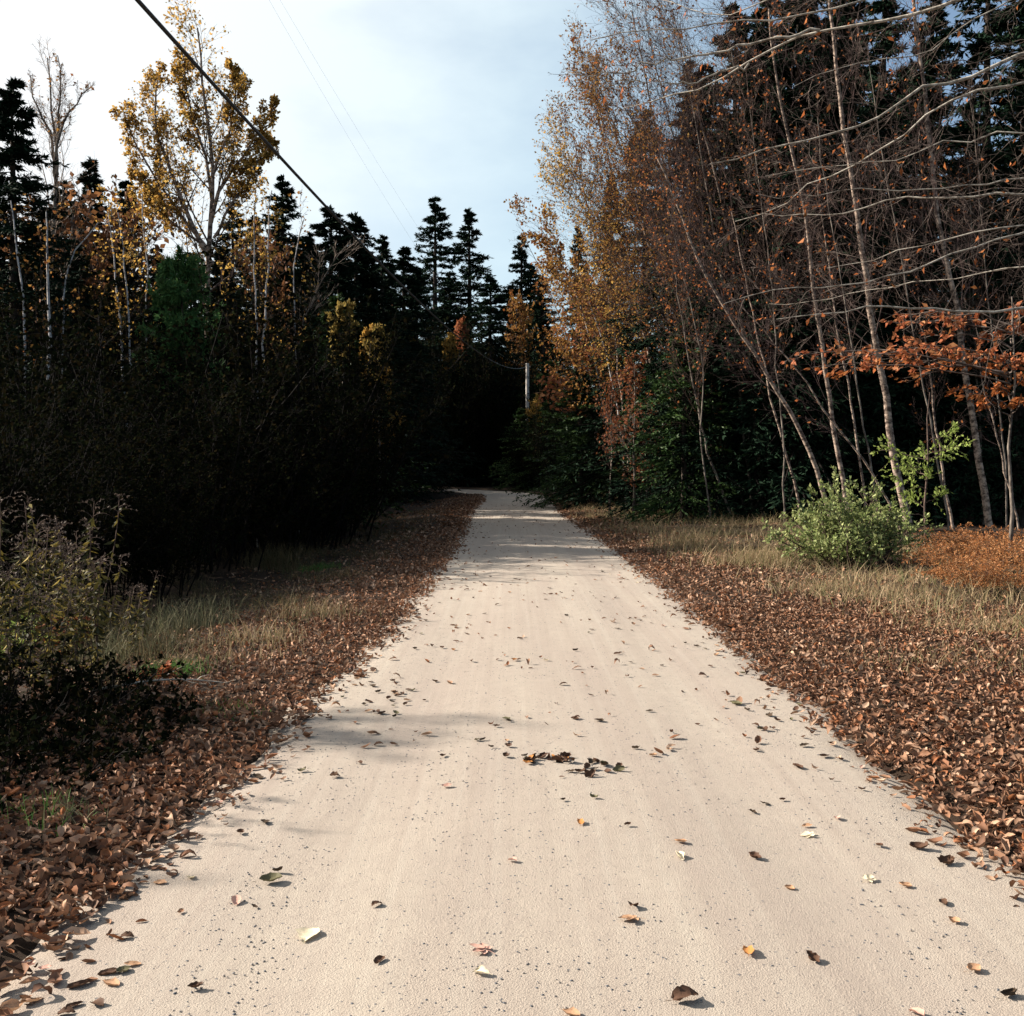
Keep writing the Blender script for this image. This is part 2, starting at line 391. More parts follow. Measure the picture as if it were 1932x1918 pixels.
# road ribbon
def road_ribbon():
    rng = np.random.RandomState(5)
    pts = []
    for (a, b) in zip(RC[:-1], RC[1:]):
        n = max(2, int(np.hypot(*(b - a)) / .35)); t = np.linspace(0, 1, n, endpoint=False)[:, None]; pts.append(a + (b - a) * t)
    c = np.concatenate(pts + [RC[-1:]])
    kx = np.ones(9) / 9
    cs = np.stack([np.convolve(np.pad(c[:, j], 4, mode='edge'), kx, 'valid') for j in (0, 1)], -1)
    T = norm(np.gradient(cs, axis=0)); Nn = np.stack([T[:, 1], -T[:, 0]], -1)
    w = np.linspace(-1, 1, 25); n = len(cs)
    edge = 1 + .035 * np.sin(cs[:, 1] * 1.9) + .02 * np.sin(cs[:, 1] * 4.7 + 1) + .02 * rng.randn(n)
    PX = cs[:, None, 0] + Nn[:, None, 0] * w[None] * ((HALF + .12) * edge[:, None] + ext(cs[:, 1:2]))
    PY = cs[:, None, 1] + Nn[:, None, 1] * w[None] * ((HALF + .12) * edge[:, None] + ext(cs[:, 1:2]))
    PZ = base_z(PY) + .03 * (1 - w[None] ** 2) - .015 + .006 * vnoise(PX, PY, 3.0, 3) + .010 * vnoise(PX, PY, .9, 5) - .012 * np.exp(-((np.abs(w[None]) - .5) / .12) ** 2)
    PZ[:, 0] -= .04; PZ[:, -1] -= .04
    a = Acc(); i, k = np.meshgrid(np.arange(n - 1), np.arange(24), indexing='ij')
    a.add(np.stack([PX, PY, PZ], -1), np.stack([i * 25 + k, i * 25 + k + 1, (i + 1) * 25 + k + 1, (i + 1) * 25 + k], -1).reshape(-1, 4))
    o = obj('road', a, MAT['gravel'], smooth=True); o['kind'] = 'structure'
road_ribbon()
def road_z(x, y):
    w = np.clip((x - road_x(y)) / (HALF + .12), -1, 1)
    return base_z(y) + .03 * (1 - w ** 2) - .015 + .006 * vnoise(x, y, 3.0, 3) + .010 * vnoise(x, y, .9, 5) - .012 * np.exp(-((np.abs(w) - .5) / .12) ** 2)
def surf_z(x, y):
    off = np.abs(x - road_x(y)) - HALF
    return np.where(off < .24 + ext(y), np.maximum(road_z(x, y) + .003, np.where(off < 0, -9, ground_z(x, y))), ground_z(x, y))

# ------------------------------------------------------------------ reading points of the view (a direction and a distance along y)
ct, st_ = math.cos(PITCH), math.sin(PITCH)
def at(px, py, d):
    a = (px - CX) / F; b = -(py - CY) / F
    dy = ct + b * st_; dz = -st_ + b * ct
    return np.array([a / dy * d, d, HZ + dz / dy * d])
def on_ground(px, py):
    lo, hi = 2.0, 120.0
    f = lambda d: at(px, py, d)[2] - float(surf_z(*[np.array(v) for v in at(px, py, d)[:2]]))
    for _ in range(40):
        m = (lo + hi) / 2
        if f(m) > 0: lo = m
        else: hi = m
    return at(px, py, lo)
def base_at(px, d):
    p = at(px, 900, d); return np.array([p[0], d, float(ground_z(p[0], d))])

# ------------------------------------------------------------------ trees
def straight_trunk(rng, H, r, lean=(0, 0), n=9, wig=.03):
    t = np.linspace(0, 1, n); P = np.zeros((1, n, 3)); P[0, :, 2] = t * H - .15 * (t == 0)
    w = np.cumsum(rng.randn(n, 2) * wig * H / n, axis=0); w -= w[0]
    P[0, :, :2] = w + np.array(lean)[None] * t[:, None] ** 1.3 * H
    R = (r * (1 - t) ** .8 + .012)[None]; R[0, 0] *= 1.25
    return P, R

def deciduous(rng, P, R, H, spec):
    """trunk polyline -> parts"""
    s = dict(n1=26, t1=(.35, .98), a1=(.45, .9), l1=.30, up1=.12, n2=9, l2=.5, n3=6, l3=.5, bias=None, leafn=3, leafL=.07, leafW=.05, leaft=(.1, 1), sides=8,
             bark='grey_bark', twig='twig_bark', leaf='golden_leaf', droop=.1, wig=.12, keep=1.0, r1=.45, keepfn=None, fan=None)
    s.update(spec)
    L0 = np.array([H])
    tr = Acc(); br = Acc(); lf = Acc()
    tubes(tr, P, R, s['sides'])
    B1, R1, L1 = grow(rng, P, R, L0, s['n1'], *s['t1'], *s['a1'], s['l1'], n=6, up=s['up1'], wig=s['wig'], rf=s['r1'], rmin=.006, taper=.55, bias=s['bias'])
    tubes(br, B1, R1, 4)
    B2, R2, L2 = grow(rng, B1, R1, L1, s['n2'], .15, .98, .4, .9, s['l2'], n=5, up=.08, wig=s['wig'], rf=.55, rmin=.004, bias=s['bias'])
    tubes(br, B2, R2, 3)
    P3s = [B1, B2]
    if s['n3']:
        B3, R3, L3 = grow(rng, B2, R2, L2, s['n3'], .1, .98, .4, .95, s['l3'], n=3, up=.05, wig=s['wig'], rf=.6, rmin=.0032)
        tubes(br, B3, R3, 3); tips = B3
    else: tips = B2
    if s['leafn']:
        p, T = on_points(rng, tips, s['leafn'], *s['leaft'])
        if s['keepfn'] is not None:
            k = rng.rand(len(p)) < s['keepfn'](p); p, T = p[k], T[k]
        leaves(lf, rng, p, T, s['leafL'], s['leafW'], jit=.9, droop=s['droop'])
    return tr, br, lf, s

def put_tree(name, label, cat, loc, parts, group=None):
    tr, br, lf, s = parts
    t = thing(name, label, cat, loc, group)
    obj('trunk', tr, MAT[s['bark']], t, smooth=True)
    if br.n: obj('branchwork', br, MAT[s['twig']], t)
    if lf.n: obj('foliage', lf, MAT[s['leaf']], t)
    return t

def conifer(rng, H, width, nb=230, open_=0.0, needle='spruce_needle', nl=.14, nw=.045, twigs=16, per=5, low=.08, top_up=.5, pw=.86):
    P, R = straight_trunk(rng, H, H * .013, n=8, wig=.01)
    tr = Acc(); br = Acc(); lf = Acc(); tubes(tr, P, R, 7)
    t = low + (1 - low) * (np.arange(nb) + rng.rand(nb) * 2) / (nb + 2); t = t + rng.randn(nb) * .01 if open_ < .2 else np.round(t * nb / 6.5) / (nb / 6.5) + rng.randn(nb) * .013; t = np.clip(t, low, .995)
    az = rng.rand(nb) * 6.283
    prof = np.clip((1 - t), 0.02, 1) ** pw * width * 1.12 + .05
    prof *= rng.uniform(.62, 1.15, nb) * np.where(rng.rand(nb) < open_, .4, 1) * (1 + .12 * np.sin(az * 2 + t * 9))
    pos, _, r = samp(P, R, np.zeros(nb, int), t)
    el = (t - .55) * 1.1 * top_up - .12 + rng.randn(nb) * .08
    d = np.stack([np.cos(az) * np.cos(el), np.sin(az) * np.cos(el), np.sin(el)], -1)
    n = 6; Q = np.zeros((nb, n, 3)); Q[:, 0] = pos; stp = (prof / (n - 1))[:, None]
    for i in range(1, n):
        Q[:, i] = Q[:, i - 1] + d * stp
        d = norm(d + np.array([0, 0, -.10 if i < 3 else .10]) + rng.randn(nb, 3) * .05)
    RR = np.maximum(r * .3, .008)[:, None] * np.linspace(1, .3, n)[None]
    tubes(br, Q, RR, 3)
    B2, R2, L2 = grow(rng, Q, RR, prof, twigs, .12, 1.0, .6, 1.05, .36, n=3, up=-.05, wig=.06, rf=.4, rmin=.004, planar=True, taper=.55)
    p, T = on_points(rng, B2, per, .0, 1.0)
    leaves(lf, rng, p, T, nl, nw, jit=.38, droop=.1)
    p, T = on_points(rng, P, 160, .88, 1.0); leaves(lf, rng, p, T + norm(rng.randn(len(p), 3)) * .5, nl, nw, jit=.3)
    p, T = on_points(rng, Q, 22, .25, 1.0)
    leaves(lf, rng, p, T, nl, nw, jit=.5, droop=.1)
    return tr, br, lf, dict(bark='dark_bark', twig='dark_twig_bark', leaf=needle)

def shrub(rng, H, spread, stems=14, leafn=4, leafL=.06, leafW=.035, leaf='thicket_leaf', twig='dark_twig_bark', n2=9, n3=5, up=.1, lean=.5, r=.018, fill=True):
    br = Acc(); lf = Acc()
    az = rng.rand(stems) * 6.283; ln = H * rng.uniform(.6, 1.1, stems); tilt = rng.uniform(.05, lean, stems)
    P = np.zeros((stems, 6, 3)); P[:, 0, 0] = np.cos(az) * rng.rand(stems) * spread * .5; P[:, 0, 1] = np.sin(az) * rng.rand(stems) * spread * .5; P[:, 0, 2] = -.08
    d = norm(np.stack([np.cos(az) * np.sin(tilt) * spread / max(H, .1) * 2.0, np.sin(az) * np.sin(tilt) * spread / max(H, .1) * 2.0, np.cos(tilt)], -1))
    for i in range(1, 6):
        P[:, i] = P[:, i - 1] + d * (ln / 5)[:, None]; d = norm(d + rng.randn(stems, 3) * .12 + np.array([0, 0, .02]))
    R = r * np.linspace(1, .3, 6)[None] * np.ones((stems, 1))
    tubes(br, P, R, 4)
    B2, R2, L2 = grow(rng, P, R, ln, n2, .12, 1, .4, 1.0, .42, n=4, up=up, wig=.15, rf=.5, rmin=.004)
    tubes(br, B2, R2, 3); tips = B2
    if n3:
        B3, R3, L3 = grow(rng, B2, R2, L2, n3, .1, 1, .4, 1.0, .5, n=3, up=up * .5, wig=.15, rf=.5, rmin=.003); tubes(br, B3, R3, 3); tips = B3
    if leafn:
        p, T = on_points(rng, tips, leafn, 0, 1); leaves(lf, rng, p, T, leafL, leafW, jit=.9, droop=.1)
    return br, lf, dict(twig=twig, leaf=leaf)

def put_shrub(name, label, cat, loc, parts, group=None):
    br, lf, s = parts; t = thing(name, label, cat, loc, group)
    obj('stem', br, MAT[s['twig']], t)
    if lf.n: obj('foliage', lf, MAT[s['leaf']], t)
    return t

RNG = np.random.RandomState
def place_copy(proto, px, d, top, protoH, rz, label, group=None, wscale=1.0):
    b = base_at(px, d); H = at(px, top, d)[2] - b[2]; s = H / protoH
    return copy_thing(proto, tuple(b), rz, (s * wscale, s * wscale, s), label, group)
def first(proto, px, d, top, protoH, rz, label, group=None, wscale=1.0):
    b = base_at(px, d); H = at(px, top, d)[2] - b[2]; s = H / protoH
    proto.location = tuple(b); proto.scale = (s * wscale, s * wscale, s); proto.rotation_euler = (0, 0, rz); proto['label'] = label
    if group: proto['group'] = group
    return proto

# --- conifers: five kinds of spruce, copied with their parts
spruces = []
for i, (w, nb, op) in enumerate([(2.5, 330, .1), (2.1, 300, .15), (2.9, 350, .1), (2.9, 240, .3), (2.5, 250, .25)]):
    rr = RNG(100 + i)
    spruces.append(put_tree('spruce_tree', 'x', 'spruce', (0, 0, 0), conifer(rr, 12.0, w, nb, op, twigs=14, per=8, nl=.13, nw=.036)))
used = set()
rr = RNG(7)
def spruce(kind, px, d, top, label, group=None, w=1.0):
    if kind not in used:
        used.add(kind); return first(spruces[kind], px, d, top, 12.0, rr.rand() * 6.28, label, group, w)
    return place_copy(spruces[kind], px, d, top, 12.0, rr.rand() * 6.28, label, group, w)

# skyline spruces, left to right
spruce(2, 28, 25, 155, 'dense blue-black spruce at the far left, reaching highest of the left spruces', w=1.20)
spruce(1, 175, 36, 300, 'narrow dark spruce whose tip stands alone between the bare tree and the golden tree', w=1.20)
spruce(0, 245, 38, 345, 'dark spruce just behind the left half of the golden crown', w=1.25)
spruce(3, 440, 52, 385, 'short spruce tip showing right of the golden tree trunk', w=1.25)
spruce(4, 535, 48, 335, 'greyish green spruce halfway between the golden tree and the black cable', w=1.32)
spruce(1, 480, 46, 410, 'small dark spruce tip in the gap left of the greyish green spruce', w=1.25)
spruce(2, 628, 52, 392, 'broad black spruce where the thick cable meets the treeline', w=1.62)
spruce(0, 672, 54, 405, 'black spruce close against the right flank of the one under the cable', w=1.56)
spruce(4, 722, 60, 446, 'lower spruce with a thin ragged tip in the dip of the skyline', w=1.44)
spruce(1, 762, 62, 468, 'low dark spruce tucked at the left foot of the two tall open spruces', w=1.56)
spruce(3, 820, 93, 376, 'tall open spruce with tiered boughs, left and taller of the standing pair', w=1.25)
spruce(4, 886, 96, 396, 'tall open spruce with tiered boughs, right and shorter of the standing pair', w=1.25)
spruce(3, 985, 92, 448, 'spruce half covered by orange leaves at the right end of the skyline gap', w=1.08)
spruce(0, 1090, 80, 430, 'black spruce behind the golden leaves just right of the pole', w=.8)
spruce(2, 1150, 60, 330, 'dark spruce deep behind the golden birch crowns nearest the road end', w=.75)
# right wood, tops above the frame or hidden by crowns
for j, (k, px, d, top, lab) in enumerate([
    (2, 1215, 42, 215, 'black-green spruce filling the space behind the leaning white birches'),
    (0, 1300, 34, 120, 'tall spruce behind the leftmost leaning birch of the right wood'),
    (2, 1385, 34.5, 10, 'tall spruce behind the fork of the leaning birch'),
    (1, 1445, 44, -60, 'slender spruce in the second row behind the leaning birch'),
    (2, 1500, 35, -90, 'heavy dark spruce between the leaning birch and the straight birches'),
    (0, 1585, 41, -120, 'dark spruce right behind the straight thick birch'),
    (3, 1660, 38, -60, 'open-boughed spruce with sky showing between two straight birches'),
    (4, 1750, 43, -30, 'open spruce against blue sky behind the outer birch'),
    (3, 1850, 37, -160, 'tall open spruce with broad flat boughs near the upper right corner'),
    (4, 1935, 36, -130, 'spruce cut off by the right edge with drooping flat boughs'),
    (2, 1345, 31.5, 330, 'lower spruce close behind the foot of the leaning birch'), (0, 1425, 31.5, 60, 'spruce close behind the crown of the leaning birch'), (2, 1505, 31, -40, 'spruce close behind the straight birch of the green bush'), (1, 1585, 31, 40, 'narrow spruce close behind the thick straight birch'), (2, 1660, 31.5, 170, 'broad low spruce right of the thick straight birch'), (0, 1735, 32, 60, 'spruce close behind the slim birch stem'), (2, 1825, 31, 200, 'spruce close behind the outermost birch'), (1, 1920, 30, 90, 'narrow spruce behind the slim pale stem at the right edge'),
    (1, 1550, 52, 60, 'far spruce in the back row behind the straight thick birch'),
    (0, 1700, 54, 130, 'far spruce in the back row, seen low between two birches'),
    (1, 1830, 54, 250, 'far low spruce under the blue sky gap at the right'),
    (2, 1330, 56, 130, 'far spruce in the back row behind the leaning birches'),
    (0, 1440, 58, 120, 'far spruce in the back row above the red sapling'),
    (1, 1910, 48, 330, 'lower dark spruce behind the outermost birch trunk'),
]):
    spruce(k, px, d, top, lab, w=1.05)
SEENS = set()
MS = [(-60, 'beyond the left edge'), (-10, 'at the left edge'), (95, 'behind the bare tree'), (130, 'right of the bare tree'), (205, 'right of the lone narrow spruce'), (300, 'behind the left of the golden crown'), (375, 'behind the golden trunk'), (420, 'just right of the golden trunk'), (500, 'left of the greyish green spruce'), (570, 'right of the greyish green spruce'), (605, 'left of the cable end'), (690, 'behind the black spruces at the cable end'), (735, 'in the dip of the skyline'), (790, 'behind the left tall open spruce'), (850, 'between the two tall open spruces'), (925, 'right of the two tall open spruces'), (960, 'behind the olive-tan tree'), (1000, 'above the pole'), (1025, 'right above the pole')]
# back rows on the left
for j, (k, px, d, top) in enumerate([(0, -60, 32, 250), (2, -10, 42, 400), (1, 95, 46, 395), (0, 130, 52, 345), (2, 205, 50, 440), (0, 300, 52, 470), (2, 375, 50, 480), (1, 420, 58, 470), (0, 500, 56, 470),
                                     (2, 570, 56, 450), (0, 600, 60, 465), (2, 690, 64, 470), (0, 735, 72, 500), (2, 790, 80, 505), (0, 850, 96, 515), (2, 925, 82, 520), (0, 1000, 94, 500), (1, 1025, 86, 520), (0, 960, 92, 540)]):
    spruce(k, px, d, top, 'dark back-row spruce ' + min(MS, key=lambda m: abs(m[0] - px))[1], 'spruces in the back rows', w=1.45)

# --- firs and young evergreens in the lower storey
fir = put_tree('fir_tree', 'x', 'fir', (0, 0, 0), conifer(RNG(31), 5.0, 1.9, 150, .1, 'fir_needle', nl=.11, nw=.035, twigs=14, per=6, low=.03))
fir_list = [
    (1095, 44, 700, 'dark green young fir at the inner corner where the right wood meets the road end', 1.3),
    (1290, 31, 610, 'green young fir catching sun beside the red maple sapling', 1.1),
    (1225, 36, 690, 'low fir right behind the red maple sapling', 1.1),
    (1380, 34, 730, 'shaded fir under the leaning birch', 1.1),
    (1490, 37, 800, 'low fir behind the foot of the leaning birch', 1.2),
    (1150, 50, 640, 'fir below the golden birch leaves', 1.1),
    (640, 40, 560, 'young fir in shade under the spruce at the cable end', 1.2),
    (560, 34, 560, 'fir with faint green tips right of the pale birch stems', 1.1),
    (756, 83, 600, 'dark fir rising behind the small yellow trees', 1.2),
    (905, 84, 650, 'blue-green fir among the small orange trees in the middle', 1.2),
    (825, 83, 640, 'fir between two small orange trees in the middle', 1.2),
    (1055, 80, 640, 'fir just right of the wooden pole', 1.3),
    (984, 72, 772, 'low dark fir hiding the left of the pole foot', 1.4),
    (1006, 70, 785, 'low dark fir hiding the right of the pole foot', 1.4),
    (1032, 68, 758, 'dark fir between the pole foot and the inner corner', 1.3),
]
for j, (px, d, top, lab, w) in enumerate(fir_list):
    (first if j == 0 else place_copy)(fir, px, d, top, 5.0, j * 1.3, lab, None, w)

def young_pine(rng):
    tr, br, lf, s = conifer(rng, 3.2, 1.1, 170, 0, 'young_pine_needle', nl=.12, nw=.02, twigs=14, per=12, low=.05, top_up=1.2, pw=.42)
    return tr, br, lf, s
b = at(345, 640, 24)
yp = put_tree('young_pine', 'rounded soft green young pine glowing against the dark left wood below the golden tree', 'pine', (b[0], 24, float(ground_z(b[0], 24))), young_pine(RNG(41)))
Hyp = at(345, 497, 24)[2] - yp.location[2]
yp.scale = (1.0, 1.0, Hyp / 3.2)

# --- the golden tree and other broadleaves on the left
def trunk_path(pts, d, r0, r1, n=14, rng=None, dd=0.0, wig=.0, base_drop=.2):
    """pts: view points bottom to top, at distance d (+dd at the top); base set on the ground"""
    W = np.array([at(px, py, d + dd * i / (len(pts) - 1)) for i, (px, py) in enumerate(pts)])
    gz = float(ground_z(W[0, 0], W[0, 1]))
    if W[0, 2] > gz - .02:      # carry the line on down to the ground
        s = (W[0] - W[1]) / max(1e-6, (W[1, 2] - W[0, 2])) * (W[0, 2] - gz + base_drop) if W[1, 2] > W[0, 2] else np.zeros(3)
        s[:2] *= .4; s[2] = -(W[0, 2] - gz + base_drop)
        W = np.concatenate([(W[0] + s)[None], W])
    seg = np.concatenate([[0], np.cumsum(np.linalg.norm(np.diff(W, axis=0), axis=1))]); t = np.linspace(0, seg[-1], n)
    C = np.stack([np.interp(t, seg, W[:, j]) for j in range(3)], -1)
    ks = np.array([.25, .5, .25])
    for j in range(3): C[1:-1, j] = (C[:-2, j] * .25 + C[1:-1, j] * .5 + C[2:, j] * .25)
    if rng is not None and wig: C[1:] += rng.randn(n - 1, 3) * wig
    base = np.array([C[0, 0], C[0, 1], float(ground_z(C[0, 0], C[0, 1]))])
    P = (C - base)[None]
    R = np.linspace(r0, r1, n)[None].copy(); R[0, 0] *= 1.25
    return base, P, R, seg[-1]

def path_tree(name, label, cat, pts, d, r0, r1, spec, seed, group=None, dd=0.0, extra=None, wig=.018):
    rng = RNG(seed); base, P, R, H = trunk_path(pts, d, r0, r1, n=20, rng=rng, dd=dd, wig=wig)
    parts = deciduous(rng, P, R, H, spec)
    if extra:
        for (pts2, ra, rb) in extra:
            W = np.array([at(px, py, d) for px, py in pts2]) - base
            seg = np.concatenate([[0], np.cumsum(np.linalg.norm(np.diff(W, axis=0), axis=1))]); t = np.linspace(0, seg[-1], 10)
            C = np.stack([np.interp(t, seg, W[:, j]) for j in range(3)], -1)[None]
            if C.shape[1] > 2: C[0, 1:, 1] += np.cumsum(rng.randn(9) * .12)
            p2 = deciduous(rng, C, np.linspace(ra, rb, 10)[None], seg[-1], dict(spec, t1=(.25, .98), l1=spec['l1'] * 1.15))
            for a, b_ in zip(parts[:3], p2[:3]):
                for V_, F_ in zip(b_.V, b_.F):
                    off = F_.min(); a.add(V_, F_ - off)
    return put_tree(name, label, cat, tuple(base), parts, group)

gold_spec = dict(n1=20, t1=(.42, .98), a1=(.4, .9), l1=.2, up1=.10, n2=9, l2=.6, n3=6, l3=.55, leafn=3, leafL=.072, leafW=.06, keepfn=lambda p: .8 + 0 * p[:, 0], bark='birch_bark', twig='twig_bark', leaf='golden_leaf', droop=.35, r1=.4)
path_tree('golden_tree', 'tall golden-leaved tree with an airy crown, the highest crown on the left', 'tree',
          [(392, 640), (392, 500), (398, 420), (402, 330), (395, 240), (380, 130), (372, 55)], 29, .13, .02, gold_spec, 11,
          extra=[([(400, 500), (365, 430), (335, 350), (300, 260), (290, 190), (300, 130)], .07, .015), ([(398, 420), (425, 350), (465, 280), (500, 225), (520, 200)], .06, .012),
                 ([(400, 480), (350, 420), (300, 350), (262, 280), (240, 215)], .05, .012), ([(400, 380), (388, 300), (360, 210), (345, 120)], .05, .012), ([(402, 330), (430, 250), (445, 180), (432, 110)], .045, .012), ([(403, 450), (440, 390), (480, 330), (520, 280)], .04, .012), ([(396, 470), (350, 440), (300, 400), (255, 330)], .04, .012)])
bare_spec = dict(n1=14, t1=(.5, .98), a1=(.3, .6), l1=.2, up1=.16, n2=9, l2=.5, n3=6, l3=.5, leafn=1, leafL=.08, leafW=.06, bark='grey_bark', twig='twig_bark', leaf='ochre_leaf', droop=.3, r1=.4)
pale_bare = dict(bare_spec, twig='pale_twig_bark', keepfn=lambda p: .07 + 0 * p[:, 0])
path_tree('bare_tree', 'tall almost leafless tree with upswept limbs beside the far-left spruce', 'tree',
          [(95, 650), (98, 480), (105, 400), (108, 330), (105, 240), (88, 110)], 28, .12, .015, pale_bare, 12,
          extra=[([(107, 350), (120, 290), (150, 220), (172, 165)], .05, .01), ([(108, 330), (92, 250), (60, 180), (55, 140)], .05, .01), ([(106, 300), (120, 210), (125, 120)], .04, .01)])
# thin birches of the left wood
birch_thin = dict(n1=10, t1=(.45, .98), a1=(.3, .8), l1=.2, up1=.1, n2=7, l2=.5, n3=4, l3=.5, leafn=2, leafL=.08, leafW=.06, bark='white_birch_bark', twig='dark_twig_bark', leaf='ochre_leaf', sides=6, droop=.3)
left_birch = [
    ([(45, 620), (45, 560), (35, 500), (25, 420), (20, 380)], 24, .055, 'thin pale stem leaning left in front of the far-left spruce', .7),
    ([(92, 700), (95, 620), (90, 550), (92, 480), (88, 400)], 23, .075, 'bluish white birch stem, thickest of the pale stems on the far left', .5),
    ([(118, 640), (120, 520), (140, 470), (185, 420)], 25, .045, 'thin birch with a stem that bends right across the dark wood', .4),
    ([(228, 620), (220, 540), (210, 460), (205, 380)], 27, .05, 'slim birch between the bending birch and the golden tree', 1.0),
    ([(245, 640), (240, 560), (232, 480), (225, 400)], 26.5, .045, 'second slim birch close beside another left of the young pine', 1.0),
    ([(277, 560), (280, 500), (272, 440), (268, 370)], 28, .04, 'golden-leaved sapling birch at the left foot of the golden crown', 1.6),
    ([(485, 625), (483, 560), (478, 510), (480, 420), (484, 370)], 27, .045, 'pale forked birch right of the young pine, its left stem', .9),
    ([(498, 620), (503, 550), (508, 490), (506, 430), (510, 360)], 27.3, .05, 'pale birch right of the young pine with ochre leaves round its stem', 1.3),
    ([(555, 560), (552, 500), (560, 450), (575, 410)], 30, .035, 'thin birch stem in front of the greyish green spruce', .5),
]
for j, (pts, d, r, lab, dens) in enumerate(left_birch):
    sp = dict(birch_thin, keepfn=(lambda q, dens=dens: dens * .5 + 0 * q[:, 0]), leaf='golden_leaf' if dens > .8 else 'ochre_leaf')
    path_tree('birch_tree', lab, 'birch', pts, d, r, .012, sp, 50 + j)
path_tree('grey_sapling', 'bare grey sapling with spreading twigs before the black spruce at the cable end', 'sapling', [(560, 640), (590, 560), (625, 500), (660, 455)], 30, .03, .008,
          dict(bare_spec, twig='pale_twig_bark', leafn=0, n1=12, n2=8, n3=4), 70)

# copies of a small broadleaf crown: ochre and yellow understorey trees
def small_crown(seed, leaf, H=4.0, dens=3, n1=16, t0=.3, l1=.3):
    rng = RNG(seed); P, R = straight_trunk(rng, H, .035, n=8, wig=.05)
    return deciduous(rng, P, R, H, dict(n1=n1, t1=(t0, .98), a1=(.4, .9), l1=l1, n2=8, l2=.55, n3=5, l3=.5, leafn=dens, leafL=.085, leafW=.065, bark='grey_bark', twig='twig_bark', leaf=leaf, sides=6, droop=.3))
kinds = {}
BROWN = dict(brown=('brown_twig_leaf', 89))
def small(kind, px, d, top, label, rz=0.0, w=1.0):
    if kind not in kinds:
        leaf, seed = dict(BROWN, yellow=('yellow_leaf', 81), ochre=('ochre_leaf', 82), golden=('golden_leaf', 83), orange=('orange_leaf', 84), red=('red_leaf', 85), yellow_dome=('yellow_leaf', 86), ochre_dome=('golden_leaf', 87), orange_dome=('orange_leaf', 88))[kind]
        kinds[kind] = put_tree({'yellow': 'yellow_sapling', 'ochre': 'ochre_sapling', 'golden': 'golden_sapling', 'orange': 'orange_sapling', 'red': 'red_maple', 'brown': 'brown_sapling', 'yellow_dome': 'yellow_sapling', 'ochre_dome': 'ochre_sapling', 'orange_dome': 'orange_sapling'}[kind], 'x', 'sapling', (0, 0, 0), small_crown(seed, leaf, t0=.7 if 'dome' in kind else .3, l1=.17 if 'dome' in kind else .3, n1=20, dens={'brown': 1, 'red': 1}.get(kind, 3)))
        return first(kinds[kind], px, d, top, 4.0, rz, label, None, w)
    return place_copy(kinds[kind], px, d, top, 4.0, rz, label, None, w)
small('yellow_dome', 648, 38, 588, 'mustard yellow round sapling, leftmost of the bright ones before the dark spruces', 0, 0.7)
small('ochre_dome', 692, 39, 628, 'ochre sapling between the mustard one and the double-topped one', 1, 0.6)
small('yellow_dome', 716, 38.5, 628, 'dull yellow sapling with a pointed top right of the mustard one', 2, 0.65)
small('orange_dome', 742, 80, 580, 'tiny orange tuft of leaves high among the dark spruces', 1, 0.3)
small('ochre_dome', 772, 80, 624, 'light tan sapling just right of the dull yellow sapling', 3, 0.6)
small('orange_dome', 875, 82, 612, 'pinkish orange sapling below the pair of tall spruces', 4, 0.5)
small('ochre_dome', 850, 80, 640, 'brownish low sapling left of the pinkish orange one', 2, 0.6)
small('ochre', 968, 84, 585, 'round olive-tan tree standing directly above the wooden pole', 5, .62)
small('golden', 1012, 70, 762, 'small golden bush at the foot of the wooden pole', 2, .8)
small('golden', 715, 40, 705, 'dark bush with curling golden sprays at the end of the left thicket', 1, .8)
small('golden', 690, 42, 810, 'low arching bush with a few golden leaves beside the road end', 3, .9)
small('brown', 250, 31, 400, 'golden understorey tree below the left side of the golden crown', 3, .9)
small('brown', 145, 31, 400, 'ochre understorey tree behind the bending birch', 4, 1.2)
small('brown', 200, 33, 470, 'brown-leaved understorey tree deep in the left wood', 5, 1.2)
small('brown', 505, 31, 470, 'tan-leaved sapling round the pale forked birch', 0.5, .7)
small('brown', 60, 30, 470, 'rusty understorey tree before the far-left spruce', 2.5, 1.1)

